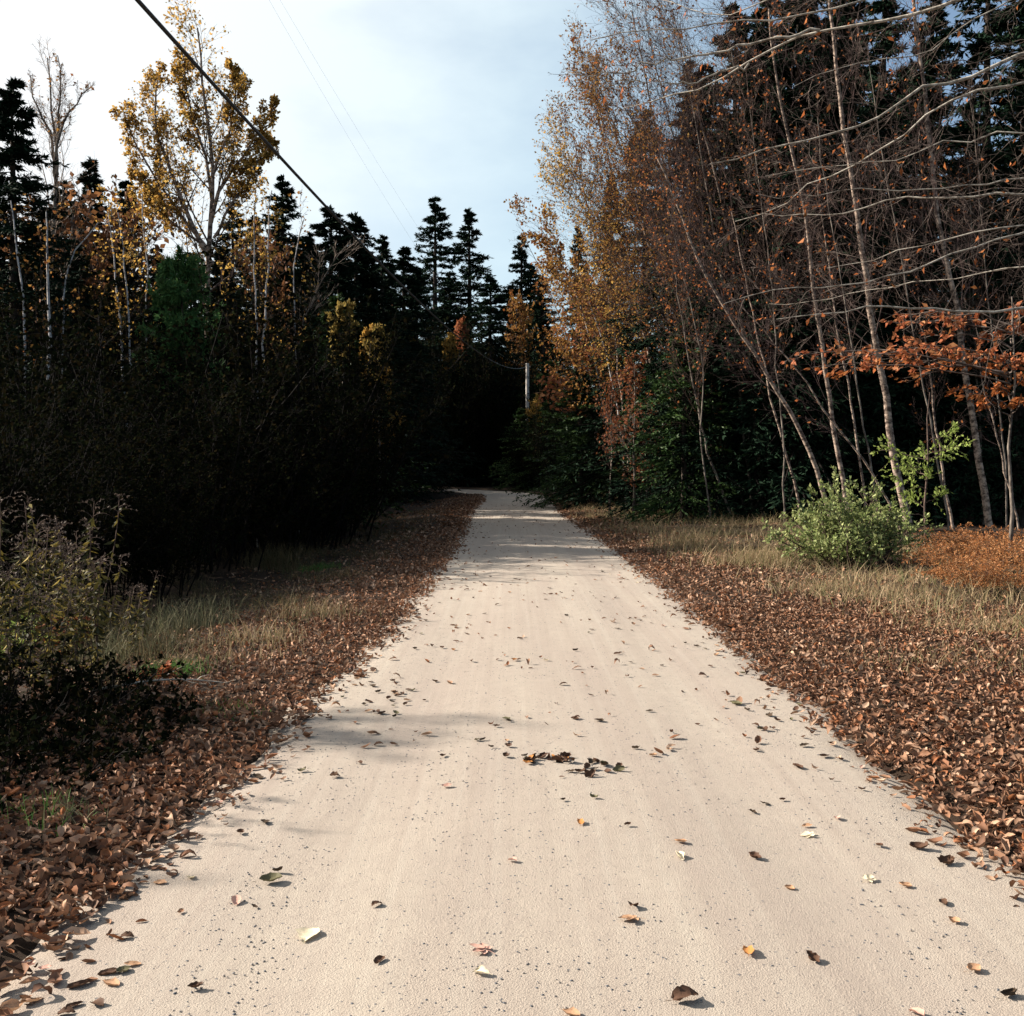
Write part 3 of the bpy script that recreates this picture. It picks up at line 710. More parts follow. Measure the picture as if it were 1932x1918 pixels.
# ------------------------------------------------------------------ the right wood
def right_keep(dens):
    return lambda p: np.clip(dens + 0 * p[:, 0], 0, 1)
rb = dict(n1=26, t1=(.34, .99), a1=(.4, .95), l1=.22, up1=.08, n2=9, l2=.55, n3=7, l3=.55, bias=(-.25, -.05, .1), leafn=1, leafL=.07, leafW=.05, bark='birch_bark', twig='purple_twig_bark', leaf='rust_leaf', sides=8, droop=.3, r1=.24)
RT = [
    ('outermost thick birch with a mottled tan trunk rising from the orange ferns', [(1876, 1040), (1862, 940), (1845, 866), (1821, 693), (1807, 583), (1797, 549), (1773, 456), (1759, 360), (1747, 202), (1725, 38), (1715, -60)], 25, .135, .05, .10),
    ('thick straight mottled birch between the green bush and the ferns', [(1722, 1025), (1708, 970), (1696, 924), (1677, 799), (1663, 703), (1643, 583), (1634, 520), (1624, 456), (1605, 326), (1581, 168), (1571, 72), (1562, -40)], 25.5, .15, .05, .10),
    ('straight birch rising from behind the middle of the green bush', [(1600, 960), (1591, 909), (1567, 780), (1547, 631), (1533, 535), (1523, 408), (1475, 216), (1461, 120), (1450, 20)], 27, .10, .035, .15),
    ('strongly leaning birch whose trunk sweeps up to the left from the green bush', [(1565, 960), (1550, 914), (1509, 809), (1451, 713), (1413, 650), (1384, 607), (1341, 540), (1303, 456), (1270, 370), (1240, 290)], 27, .10, .03, .2),
    ('thin leaning birch just left of the green bush', [(1510, 960), (1504, 924), (1480, 847), (1451, 737), (1430, 640), (1405, 520), (1380, 400)], 28, .055, .02, .2),
    ('very thin bare stem slanting across the thick straight birch', [(1700, 990), (1687, 967), (1640, 880), (1581, 809), (1509, 703), (1427, 607), (1380, 560)], 23, .045, .012, .05),
    ('slim birch stem behind the fern end of the green bush', [(1815, 1040), (1802, 1015), (1778, 895), (1770, 830), (1755, 700), (1730, 560)], 26, .06, .02, .1),
    ('slim pale stem nearest the right edge', [(1925, 990), (1915, 962), (1895, 880), (1874, 790), (1850, 720), (1840, 600)], 25, .04, .015, .05),
    ('dark thin birch leaning left at the wood edge before the fir', [(1392, 1010), (1375, 960), (1360, 924), (1336, 857), (1310, 740), (1290, 620), (1270, 500)], 30, .06, .02, .25),
    ('thin dark stem right behind the leaning one at the wood edge', [(1415, 1000), (1400, 940), (1372, 880), (1350, 800), (1335, 700)], 31, .05, .02, .25),
    ('shaded straight birch in the gap left of the green bush', [(1462, 985), (1455, 930), (1447, 860), (1440, 760), (1430, 640), (1415, 500)], 31, .05, .02, .2),
    ('second thin trunk twinned with the straight birch of the green bush', [(1632, 960), (1620, 850), (1605, 740), (1590, 680), (1575, 600), (1560, 480), (1540, 330)], 27.5, .055, .02, .1),
    ('white-stemmed birch in the golden leaves nearest the road end', [(1190, 900), (1180, 800), (1170, 727), (1159, 612), (1144, 540), (1120, 440), (1095, 330), (1080, 250)], 40, .09, .02, .6),
    ('white birch leaning left behind the red maple', [(1260, 920), (1245, 800), (1231, 698), (1205, 590), (1197, 559), (1190, 500), (1165, 380), (1140, 270), (1120, 180)], 37, .09, .02, .5),
    ('tall white birch whose purple-brown twigs reach the upper sky edge', [(1320, 940), (1300, 800), (1270, 640), (1245, 518), (1211, 432), (1192, 336), (1172, 290), (1145, 210), (1130, 160)], 35, .10, .02, .35),
    ('pale birch trunk high among the brown twigs', [(1350, 950), (1335, 800), (1310, 620), (1290, 480), (1262, 350), (1235, 230), (1210, 110), (1190, 20)], 33, .09, .02, .25),
    ('brown-twigged birch leaning left above the firs', [(1440, 960), (1425, 800), (1400, 600), (1370, 420), (1335, 280), (1300, 140), (1270, 30)], 31, .08, .02, .2),
    ('golden-leaved birch at the outer tip of the right wood', [(1150, 900), (1140, 780), (1120, 660), (1090, 560), (1050, 480), (1020, 430)], 44, .08, .02, 1.0),
    ('orange-leaved birch just above the firs at the road end', [(1180, 900), (1165, 760), (1140, 650), (1110, 560), (1080, 500)], 41, .07, .02, 1.0),
    ('brown-twigged tree with thin ascending twigs against the sky at the upper edge', [(1330, 960), (1310, 760), (1270, 560), (1215, 380), (1165, 250), (1120, 140)], 36, .07, .015, .8),
    ('dense twiggy tree with rusty leaves above the middle birches', [(1400, 960), (1380, 760), (1340, 540), (1290, 330), (1245, 160), (1215, 30)], 34, .08, .015, .8),
    ('yellow-leaved twiggy tree bulging out over the sky gap', [(1270, 960), (1240, 760), (1195, 580), (1140, 450), (1095, 360), (1065, 300)], 38, .07, .015, .9),
    ('twiggy tree with small brown leaves behind the leaning birch', [(1500, 960), (1490, 760), (1470, 560), (1440, 380), (1400, 200), (1370, 50)], 32, .07, .015, .5),
    ('fine-twigged brown tree filling the top edge where the wood meets the sky', [(1420, 960), (1390, 700), (1345, 420), (1310, 220), (1285, 90), (1270, 20)], 31, .07, .015, .4),
    ('fine-twigged tree whose purple twigs fan out below the overhanging beech tips', [(1380, 960), (1350, 720), (1300, 480), (1245, 320), (1190, 220), (1150, 160)], 33, .07, .015, .5),
    ('fine-twigged tree in the middle of the brown twig mass', [(1430, 960), (1400, 760), (1350, 560), (1280, 400), (1210, 290), (1150, 230)], 32, .06, .015, .5),
    ('low golden-orange tree leaning farthest out towards the road end', [(1130, 905), (1110, 790), (1075, 650), (1030, 530), (990, 450)], 45, .06, .015, 1.0),
    ('hair-thin dark stem rising beside the left flank of the thick straight birch', [(1655, 985), (1640, 860), (1612, 700), (1590, 540), (1560, 380), (1540, 220)], 24.5, .04, .01, .1),
    ('hair-thin dark stem halfway between the two thick birches, leaning left', [(1790, 1000), (1765, 840), (1730, 660), (1700, 480), (1665, 300), (1640, 120)], 24, .04, .01, .1),
    ('hair-thin dark stem right of the outermost birch', [(1900, 1010), (1895, 860), (1880, 700), (1860, 520), (1845, 340), (1830, 150)], 26, .04, .01, .1),
    ('thin dark stem crossing behind the leaning birch, itself nearly upright', [(1480, 970), (1475, 800), (1462, 640), (1450, 470), (1425, 300), (1410, 140)], 27.5, .04, .01, .15),
    ('thin dark stem between the red maple and the leaning birch, bent at its middle', [(1340, 960), (1320, 820), (1330, 700), (1300, 560), (1270, 430), (1235, 300)], 29.5, .04, .01, .15),
    ('dim slim birch in the second row behind the outermost birch', [(1855, 960), (1850, 800), (1840, 640), (1835, 480), (1825, 300)], 30, .05, .02, .1),
    ('dim slim birch in the second row between the two thick birches', [(1765, 960), (1760, 820), (1752, 660), (1745, 500), (1738, 380)], 31, .045, .02, .1),
]
for j, (lab, pts, d, r0, r1, dens) in enumerate(RT):
    r0 *= .66; r1 *= .66
    if j in (12, 13, 19, 21, 24): dens = .6
    if j in (17, 18): dens = 1.0
    if j in (20, 22, 23): dens = .08
    sp = dict(rb)
    if dens >= .9: sp.update(leaf='golden_leaf' if j % 2 else 'ochre_leaf', n1=30, leafn=2, leafL=.11, leafW=.085, bark='white_birch_bark', twig='twig_bark', l1=.27, t1=(.25, .99))
    elif 19 <= j <= 25:
        sp.update(leaf='ochre_leaf' if j in (19, 21, 24) else 'brown_twig_leaf', n1=36, n2=10, n3=8, leafn=2, leafL=.075, leafW=.055, bark='grey_bark', twig='purple_twig_bark', bias=(-.35, -.05, .35), l1=.27, t1=(.3, .99))
    elif 12 <= j <= 16: sp.update(leaf='ochre_leaf', n1=34, n2=9, n3=6, leafn=2, bark='birch_bark', twig='purple_twig_bark', bias=(-.35, -.05, .28), l1=.24)
    if j in (12, 13, 17, 18, 19, 21): sp.update(leafn=3, leaf='golden_leaf' if j == 21 else 'ochre_leaf')
    if j in (8, 9, 10) or j >= 25: sp.update(bark='grey_bark', twig='twig_bark')
    if 25 <= j <= 29: sp.update(n1=20, n2=7, n3=4, l1=.18, leafn=0)
    elif r0 < .05 and j < 19: sp.update(n1=14, n2=7, n3=4)
    sp['keepfn'] = right_keep(min(1, dens + .06))
    path_tree('birch_tree', lab, 'birch', pts, d, r0, r1, sp, 200 + j)

# maples, firs and bushes of the wood edge
small('red', 1195, 33, 690, 'red-orange maple sapling, left of the sunlit young fir', 0, 1.0)
small('red', 1150, 38, 720, 'rust red maple sapling nearest the road end', 2, .8)
small('red', 1225, 33, 850, 'low red maple bush below the taller red sapling', 4, 1.6)
small('orange', 1120, 50, 560, 'orange-leaved sapling under the golden birch at the tip of the wood', 1, 1.2)

# layered orange-red beech spray at the right, reached out from a small tree beyond the edge
def layered_sapling():
    rng = RNG(300)
    base = base_at(1905, 17.0)
    t = thing('beech_sapling', 'beech sapling holding flat tiers of orange-red leaves before the outer birches', 'sapling', tuple(base))
    top = at(1905, 560, 17.0)
    P = np.array([[0, 0, -.1], [.05, 0, .9], [.0, .05, 1.9], [.06, 0, 2.9], [0, 0, top[2] - base[2]]])[None]
    tr = Acc(); tubes(tr, P, np.linspace(.035, .01, 5)[None], 6); obj('trunk', tr, MAT['grey_bark'], t, smooth=True)
    tiers = [((1500, 672), 3.0), ((1560, 690), 2.6), ((1640, 682), 2.7), ((1700, 598), 3.2), ((1790, 606), 3.2), ((1850, 640), 3.0), ((1860, 700), 2.4), ((1760, 690), 2.5), ((1930, 620), 3.1), ((1700, 640), 3.0), ((1940, 720), 2.3), ((1800, 740), 2.2), ((1610, 670), 2.8), ((1740, 655), 2.5), ((1960, 660), 2.5), ((1900, 680), 2.5), ((1830, 670), 2.5), ((1690, 610), 2.5), ((1880, 735), 2.2), ((1950, 760), 2.2), ((1850, 760), 2.0), ((1920, 590), 2.5), ((1570, 665), 2.5)]
    for (px, py), _h in tiers:
        tip = at(px, py, 17 + rng.uniform(-1.0, 1.0)) - base
        s = np.array([0, 0, tip[2] - .25])
        tt = np.linspace(0, 1, 8)[:, None]; C = s + (tip - s) * tt; C[:, 2] += .12 * np.sin(tt[:, 0] * 3.14); C[1:-1] += rng.randn(6, 3) * .03
        a = Acc(); lf = Acc(); L = np.array([np.linalg.norm(tip - s)])
        R = np.linspace(.014, .005, 8)[None]; tubes(a, C[None], R, 4)
        B, RB, LB = grow(rng, C[None], R, L, 10, .3, 1, .4, .9, .22, n=4, up=-.02, wig=.07, rf=.6, rmin=.004, planar=True); tubes(a, B, RB, 3)
        B2, RB2, _ = grow(rng, B, RB, LB, 3, .2, 1, .4, .9, .5, n=3, up=0, wig=.07, rf=.6, rmin=.003, planar=True); tubes(a, B2, RB2, 3)
        p, T = on_points(rng, np.concatenate([B2]), 3, .1, 1); leaves(lf, rng, p, T, .10, .05, jit=.4, droop=.22)
        o = obj('branch', a, MAT['limb_twig_bark'], t); obj('foliage', lf, MAT['orange_leaf' if py < 690 else 'rust_leaf'], o)
layered_sapling()

# big beech beyond the right edge; its long pale limbs cross the upper right of the view
def overhanging_beech():
    rng = RNG(320)
    bx, by = 8.6, 12.5; base = np.array([bx, by, float(ground_z(bx, by))])
    t = thing('beech_tree', 'beech whose long bare pale limbs reach in from the right edge across the upper wood', 'beech', tuple(base))
    P = np.array([[0, 0, -.2], [.05, 0, 2], [0, .1, 4.5], [-.1, 0, 7], [-.2, .1, 9.5], [-.2, 0, 12]])[None]
    tr = Acc(); tubes(tr, P, np.linspace(.22, .06, 6)[None], 12); obj('trunk', tr, MAT['beech_bark'], t, smooth=True)
    Bs = [
        ([(1931, 96), (1821, 154), (1773, 156), (1715, 182), (1667, 221), (1581, 250), (1509, 269), (1413, 288), (1340, 310)], .032),
        ([(1931, 154), (1821, 182), (1754, 211), (1701, 259), (1629, 307), (1557, 336), (1461, 394), (1390, 420)], .022),
        ([(1900, -40), (1759, 24), (1677, 34), (1547, 58), (1495, 72), (1413, 120), (1312, 173), (1235, 192), (1180, 205)], .030),
        ([(1931, 367), (1773, 372), (1715, 370), (1619, 398), (1500, 408), (1440, 400)], .022),
        ([(1940, 340), (1754, 358), (1605, 358), (1500, 372), (1430, 366)], .014),
        ([(1931, 427), (1821, 442), (1725, 470), (1653, 490), (1560, 505)], .018),
        ([(1931, 580), (1860, 588), (1773, 586), (1701, 576), (1629, 581), (1543, 595), (1470, 600)], .026),
        ([(1931, 440), (1821, 470), (1749, 499), (1653, 528), (1581, 542), (1437, 552), (1370, 575)], .018),
        ([(1760, -60), (1600, 10), (1440, 30), (1293, 48), (1197, 62), (1149, 67), (1120, 75)], .022),
        ([(1700, -80), (1500, -20), (1380, 30), (1300, 20), (1230, -10)], .018),
        ([(1547, 58), (1440, 75), (1300, 110), (1180, 132), (1100, 150), (1070, 130)], .014),
        ([(1413, 120), (1300, 160), (1200, 150), (1120, 165)], .010),
        ([(1940, 250), (1800, 262), (1690, 300), (1560, 318), (1450, 330)], .014),
        ([(1950, 500), (1830, 520), (1700, 540), (1580, 560), (1450, 575)], .012),
        ([(1940, -20), (1850, 30), (1760, 90), (1700, 110), (1600, 120), (1500, 160)], .014),
    ]
    for j, (pts, r) in enumerate(Bs):
        d0 = 11.5 + rng.uniform(-.8, .8); d1 = d0 + rng.uniform(-.6, 1.6)
        W = np.array([at(px, py, d0 + (d1 - d0) * i / (len(pts) - 1)) for i, (px, py) in enumerate(pts)]) - base
        if j not in (10, 11):
            s = np.array([-.1, 0, W[0, 2] + .4 - .0]); s[2] = min(s[2], 11.0)
            W = np.concatenate([s[None], W]); 
        seg = np.concatenate([[0], np.cumsum(np.linalg.norm(np.diff(W, axis=0), axis=1))]); n = 26; tt = np.linspace(0, seg[-1], n)
        C = np.stack([np.interp(tt, seg, W[:, q_]) for q_ in range(3)], -1); C[1:] += rng.randn(n - 1, 3) * .018
        R = np.linspace(r * 1.15, r * .18, n)[None]
        a = Acc(); lf = Acc(); tubes(a, C[None], R, 6); L = np.array([seg[-1]])
        B, RB, LB = grow(rng, C[None], R, L, 19, .25, 1, .35, .95, .19, n=7, up=.03, wig=.2, rf=.27, rmin=.003, bias=(-.15, 0, .0)); tubes(a, B, RB, 4, 1)
        B2, RB2, LB2 = grow(rng, B, RB, LB, 4, .15, 1, .4, .9, .45, n=5, up=.02, wig=.2, rf=.5, rmin=.0022); tubes(a, B2, RB2, 3, 1)
        B3, RB3, LB3 = grow(rng, B2, RB2, LB2, 4, .2, 1, .4, .9, .5, n=4, up=.02, wig=.2, rf=.6, rmin=.0016); tubes(a, B3, RB3, 3, 1)
        p, T = on_points(rng, B3, 1, .7, 1); k = rng.rand(len(p)) < .055; leaves(lf, rng, p[k], T[k], .075, .032, jit=.4, droop=.9, fold=.6)
        o = obj('branch', a, [MAT['beech_bark'], MAT['limb_twig_bark']], t)
        if lf.n: obj('foliage', lf, MAT['rust_leaf'], o)
overhanging_beech()

# ------------------------------------------------------------------ bushes
p0 = on_ground(1605, 1064)
put_shrub('green_bush', 'rounded pale green leafy bush at the foot of the birches, beside the orange ferns', 'bush', tuple(p0),
          shrub(RNG(401), 1.3, .85, stems=44, leafn=5, leafL=.068, leafW=.036, leaf='pale_green_leaf', twig='twig_bark', n2=9, n3=5, lean=.9))
def lime_sapling():
    rng = RNG(402); b = base_at(1748, 21.5)
    t = thing('green_sapling', 'thin sapling holding loose tiers of yellow-green leaves above the green bush', 'sapling', tuple(b))
    P = np.array([[0, 0, -.1], [-.03, 0, .8], [.03, 0, 1.7], [0, 0, 2.5], [.05, 0, 3.0]])[None]; a = Acc(); tubes(a, P, np.linspace(.025, .008, 5)[None], 6); obj('trunk', a, MAT['twig_bark'], t, smooth=True)
    for px, py in [(1820, 838), (1790, 850), (1700, 870), (1660, 850), (1690, 905), (1750, 890), (1720, 940), (1780, 930), (1680, 960), (1800, 815), (1745, 850), (1710, 880)]:
        tip = at(px, py, 21.5 + rng.uniform(-.5, .5)) - b; s = np.array([0, 0, max(.4, tip[2] - .2)]); tt = np.linspace(0, 1, 6)[:, None]; C = s + (tip - s) * tt; C[1:-1] += rng.randn(4, 3) * .02
        a = Acc(); lf = Acc(); R = np.linspace(.009, .004, 6)[None]; tubes(a, C[None], R, 4)
        B, RB, LB = grow(rng, C[None], R, np.array([np.linalg.norm(tip - s) + .4]), 9, .3, 1, .4, 1.1, .42, n=3, up=0, wig=.12, rmin=.003); tubes(a, B, RB, 3)
        p, T = on_points(rng, B, 11, 0, 1); leaves(lf, rng, p, T, .075, .042, jit=.5, droop=.1)
        o = obj('branch', a, MAT['twig_bark'], t); obj('foliage', lf, MAT['lime_leaf'], o)
lime_sapling()

def near_to(px, marks):
    return min(marks, key=lambda m: abs(m[0] - px))[1]
def unique(label, seen, extras):
    if label in seen:
        for e in extras:
            if label + e not in seen: label = label + e; break
    seen.add(label); return label
SEEN = set(); EXTRA = [', lower one', ', leafier one', ', farther one', ', broader one', ', last one']
ML = [(-90, 'beyond the left edge'), (-20, 'at the left edge'), (30, 'below the far-left spruce'), (92, 'below the thickest pale birch'), (130, 'below the bending birch'), (190, 'below the lone narrow spruce'), (240, 'below the pair of slim birches'), (300, 'below the golden crown'), (345, 'below the young pine'), (392, 'below the golden trunk'), (440, 'right of the young pine'), (495, 'below the forked birch'), (555, 'below the greyish green spruce'), (610, 'below the cable end'), (660, 'below the broad black spruces'), (710, 'below the dip in the skyline'), (760, 'at the road bend')]
MC = [(700, 'under the mustard sapling'), (770, 'left of the road bend'), (820, 'below the left tall spruce'), (860, 'below the gap between the tall spruces'), (890, 'below the right tall spruce'), (930, 'left of the olive-tan tree'), (975, 'at the left foot of the pole'), (1020, 'at the right foot of the pole'), (1060, 'right of the pole'), (1100, 'at the inner corner fir')]
MR = [(1140, 'behind the low red maple'), (1180, 'behind the red maple sapling'), (1230, 'beside the low firs'), (1290, 'under the sunlit fir'), (1340, 'left of the dark thin birch'), (1420, 'behind the thin dark stems'), (1480, 'left of the green bush'), (1560, 'behind the green bush'), (1640, 'behind the straight birch'), (1720, 'behind the thick straight birch'), (1800, 'behind the slim birch stem'), (1880, 'behind the outermost birch'), (1940, 'at the right edge')]

# alder thicket on the left: three shrubs copied with their parts
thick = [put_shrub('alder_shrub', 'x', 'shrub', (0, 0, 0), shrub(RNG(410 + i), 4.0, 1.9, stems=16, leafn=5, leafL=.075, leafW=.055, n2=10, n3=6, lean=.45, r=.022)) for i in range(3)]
tu = set(); rt = RNG(77); group_t = 'alder shrubs of the dark left thicket'
def alder(k, px, d, top, label, group=None, w=1.0):
    if k not in tu:
        tu.add(k); return first(thick[k], px, d, top, 4.0, rt.rand() * 6.28, label, group, w)
    return place_copy(thick[k], px, d, top, 4.0, rt.rand() * 6.28, label, group, w)
TL = [(-70, 14, 700), (30, 13.6, 800), (120, 14.2, 820), (210, 15, 850), (290, 15.6, 880), (-30, 12.6, 860), (-40, 19, 640), (40, 21, 650), (130, 20, 640), (215, 22, 610), (300, 21, 590), (380, 22, 600), (450, 23, 640), (520, 25, 620), (590, 27, 640), (610, 30, 640), (640, 34, 690), (670, 40, 740), (625, 44, 660),
      (20, 17, 740), (110, 16, 760), (200, 17, 750), (300, 18, 730), (400, 19.5, 730), (480, 21, 730), (540, 23, 800), (590, 26, 800), (620, 29, 810),
      (-90, 26, 560), (60, 28, 560), (180, 29, 560), (420, 29, 560), (590, 33, 620), (540, 31, 580), (330, 30, 560), (600, 46, 680), (620, 50, 690), (640, 56, 700), (660, 64, 690), (570, 40, 640)]
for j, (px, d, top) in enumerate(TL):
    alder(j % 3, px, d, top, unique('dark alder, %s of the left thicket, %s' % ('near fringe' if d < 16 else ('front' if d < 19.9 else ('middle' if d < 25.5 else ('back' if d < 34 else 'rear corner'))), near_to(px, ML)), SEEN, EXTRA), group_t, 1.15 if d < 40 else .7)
TC = [(845, 78, 665), (882, 79, 660), (735, 77, 640), (770, 77.5, 672), (805, 78, 665), (915, 80, 670), (950, 79, 690), (760, 66, 700), (800, 70, 690), (840, 76, 680), (880, 78, 700), (925, 80, 690), (975, 82, 720), (1020, 80, 740), (1060, 74, 720), (1100, 66, 740), (770, 78, 620), (720, 70, 620), (900, 86, 640), (1050, 88, 640), (830, 82, 740), (950, 84, 760), (1000, 76, 800), (1090, 60, 800), (984, 70, 800), (1012, 69, 785), (1045, 66, 775), (1078, 61, 770), (870, 77, 790), (780, 82, 780)]
for j, (px, d, top) in enumerate(TC):
    alder(j % 3, px, d, top, unique('shadowed shrub %s, %s the bend' % (near_to(px, MC), 'just behind' if d < 79 else 'far behind'), SEEN, EXTRA), 'shrubs behind the bend', .8)
TR = [(1230, 36, 840), (1290, 34, 870), (1340, 36, 830), (1420, 37, 850), (1480, 36, 870), (1560, 36, 860), (1640, 35, 880), (1720, 34, 870), (1800, 33, 890), (1880, 32, 870), (1940, 30, 880), (1140, 46, 820), (1180, 44, 780), (1540, 46, 700), (1660, 46, 720), (1780, 46, 700), (1880, 44, 680), (1420, 46, 700)]
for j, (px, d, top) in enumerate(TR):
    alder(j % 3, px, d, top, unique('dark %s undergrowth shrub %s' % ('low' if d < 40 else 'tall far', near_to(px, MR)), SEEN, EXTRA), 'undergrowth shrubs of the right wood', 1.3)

for j, (x, y, H, lab) in enumerate([(-5.4, 7.6, 2.2, 'unseen alder added beyond the left edge to shade the bramble hollow'), (-5.0, 6.2, 2.0, 'low unseen alder added beyond the left edge to shade the near leaf drift'), (-4.3, 4.8, 1.5, 'lowest unseen alder added for shade beyond the left edge, nearest the viewer')]):
    copy_thing(thick[j], (x, y, float(ground_z(x, y))), j * 2.0, H / 4.0, lab)  # unseen shrubs, added only to cast shade on the left drift and hollow
for j, (k, px, d, top, lab) in enumerate([(0, 70, 27, 420, 'mid-height spruce behind the thick pale birch stem'), (2, 150, 29, 455, 'mid-height spruce behind the bending birch'), (1, 310, 28, 500, 'mid-height spruce left of the golden trunk'), (0, 425, 30, 470, 'mid-height spruce right of the golden trunk'),
                                          (2, 525, 33, 450, 'mid-height spruce behind the pale forked birch'), (4, 585, 48, 440, 'mid-height spruce under the greyish green one'), (1, 640, 50, 470, 'mid-height spruce below the cable end'), (3, 240, 31, 460, 'mid-height spruce behind the pair of slim birches')]):
    spruce(k, px, d, top, lab, w=1.25)

# ------------------------------------------------------------------ pole and wires
pb = at(995, 900, 75); PX = pb[0]
ptop = at(995, 686, 75)[2]; pz = float(ground_z(PX, 75))
pole = thing('utility_pole', 'pale weathered wooden utility pole standing at the end of the road', 'pole', (PX, 75, pz))
a = Acc(); tubes(a, np.array([[[0, 0, -.5], [0, 0, (ptop - pz) * .5], [0, 0, ptop - pz]]]), np.array([[.15, .13, .115]]), 12)
# cap
ang = np.arange(12) * math.pi / 6; ring = np.stack([np.cos(ang) * .115, np.sin(ang) * .115, np.full(12, ptop - pz)], -1)
for k in range(1, 10, 2): a.add(np.stack([ring[0], ring[k], ring[k + 1], ring[(k + 2) % 12]]), np.array([[0, 1, 2, 3]]))
obj('shaft', a, MAT['pole_wood'], pole, smooth=False)
a = Acc(); tubes(a, np.array([[[.11, -.1, ptop - pz - .25], [.2, -.16, ptop - pz - .25]]]), np.array([[.03, .05]]), 8); obj('insulator', a, MAT['pale_pebble'], pole)
def wire(name, label, pts, r, mat, sides=8, y0=-22, y1=75):
    ys_ = np.array([p[1] for p in pts]); cz = np.polyfit(ys_, [p[2] for p in pts], 2); cx = np.polyfit(ys_, [p[0] for p in pts], 1)
    y = np.linspace(y0, y1, 60); P = np.stack([np.polyval(cx, y), y, np.polyval(cz, y)], -1)
    P[-1] = (PX, 75, pts[-1][2])
    a = Acc(); tubes(a, P[None], np.full((1, 60), r), sides); o = obj(name, a, MAT[mat], smooth=True); tag(o, label, 'cable', None)
A_ = at(255, 0, 9.2); B_ = at(620, 393, 16); C_ = (PX, 75, ptop - .2)
wire('cable', 'thick black overhead cable slanting down across the sky at the left', [A_, B_, C_], .019, 'cable_rubber')
wire('wire', 'hair-thin overhead wire, right of the faint pair in the middle of the sky', [at(540, 10, 17), at(789, 437, 30), (PX, 75, ptop - .05)], .0013, 'wire_metal', 5)
wire('wire', 'hair-thin overhead wire, left of the faint pair in the middle of the sky', [at(496, 17, 17), at(749, 384, 26), (PX, 75, ptop - .05)], .0013, 'wire_metal', 5)

# two small crowns in the clearing left of the frame; only their tops throw soft patches of shade on the near road
for j, (x, y, H, lab) in enumerate([(-12.3, 10.0, 7.0, 'brown-leaved sapling in the clearing left of the road, nearer the wood'), (-11.0, 7.0, 5.4, 'brown-leaved sapling in the clearing left of the road, nearer the viewer')]):
    copy_thing(kinds['brown'], (x, y, float(ground_z(x, y))), j * 2.0, (H / 4.0 * .8, H / 4.0 * .8, H / 4.0), lab)

# ------------------------------------------------------------------ fallen leaves
def leaf_shape(rng, L, W, nu=5, nv=3, curl=None, cup=None, crump=.06):
    """curled leaf as a grid nu x nv, base at origin, lying about z=0"""
    curl = rng.uniform(.6, 2.6) * rng.choice([-1, 1], p=[.25, .75]) if curl is None else curl
    cup = rng.uniform(.6, 2.2) if cup is None else cup
    t = np.linspace(0, 1, nu)[:, None]; s = np.linspace(-1, 1, nv)[None]
    half = W * .5 * np.sin(math.pi * (t * .94 + .03)) ** .75 * (1 + .12 * rng.randn(nu, 1))
    ca = s * cup; y = half * np.sin(ca) / max(abs(math.sin(cup)), abs(cup) * .6, .2); z = half * (1 - np.cos(ca)) / max(cup, .3) * 1.3
    th = (t - .5) * curl
    x = (t - .5) * L * np.cos(th * .7); z = z + L * .5 * (1 - np.cos(th)) * np.sign(curl) * 1.0
    V = np.stack([x + 0 * s, y, z + 0 * s], -1) + rng.randn(nu, nv, 3) * crump * W * .5
    V[..., 2] -= V[..., 2].min()
    i, k = np.meshgrid(np.arange(nu - 1), np.arange(nv - 1), indexing='ij')
    q = np.stack([i * nv + k, i * nv + k + 1, (i + 1) * nv + k + 1, (i + 1) * nv + k], -1).reshape(-1, 4)
    return V.reshape(-1, 3), q

def rot_mats(rng, n, tilt):
    az = rng.rand(n) * 6.283; a = rng.randn(n) * tilt; b = rng.randn(n) * tilt
    ca, sa, cb, sb, cz, sz = np.cos(a), np.sin(a), np.cos(b), np.sin(b), np.cos(az), np.sin(az)
    Rx = np.zeros((n, 3, 3)); Rx[:, 0, 0] = 1; Rx[:, 1, 1] = ca; Rx[:, 1, 2] = -sa; Rx[:, 2, 1] = sa; Rx[:, 2, 2] = ca
    Ry = np.zeros((n, 3, 3)); Ry[:, 1, 1] = 1; Ry[:, 0, 0] = cb; Ry[:, 0, 2] = sb; Ry[:, 2, 0] = -sb; Ry[:, 2, 2] = cb
    Rz = np.zeros((n, 3, 3)); Rz[:, 2, 2] = 1; Rz[:, 0, 0] = cz; Rz[:, 0, 1] = -sz; Rz[:, 1, 0] = sz; Rz[:, 1, 1] = cz
    return Rz @ Ry @ Rx

def scatter_litter(acc, rng, x, y, zoff, size, nu, nv, tilt=.45, variants=24):
    var = [leaf_shape(rng, 1.0, rng.uniform(.32, .56), nu, nv) for _ in range(variants)]
    z = surf_z(x, y) + zoff; which = rng.randint(0, variants, len(x)); s = size * np.clip(np.exp(rng.randn(len(x)) * .36), .4, 1.7)
    for k in range(variants):
        m = which == k; n = m.sum()
        if not n: continue
        V, q = var[k]; Rm = rot_mats(rng, n, tilt)
        W = np.einsum('nij,vj->nvi', Rm, V) * s[m][:, None, None]
        W[..., 2] += np.maximum(0, -W[..., 2].min(axis=1, keepdims=True)) * .55
        W += np.stack([x[m], y[m], z[m]], -1)[:, None]
        acc.add(W, (q[None] + (np.arange(n) * len(V))[:, None, None]).reshape(-1, 4))

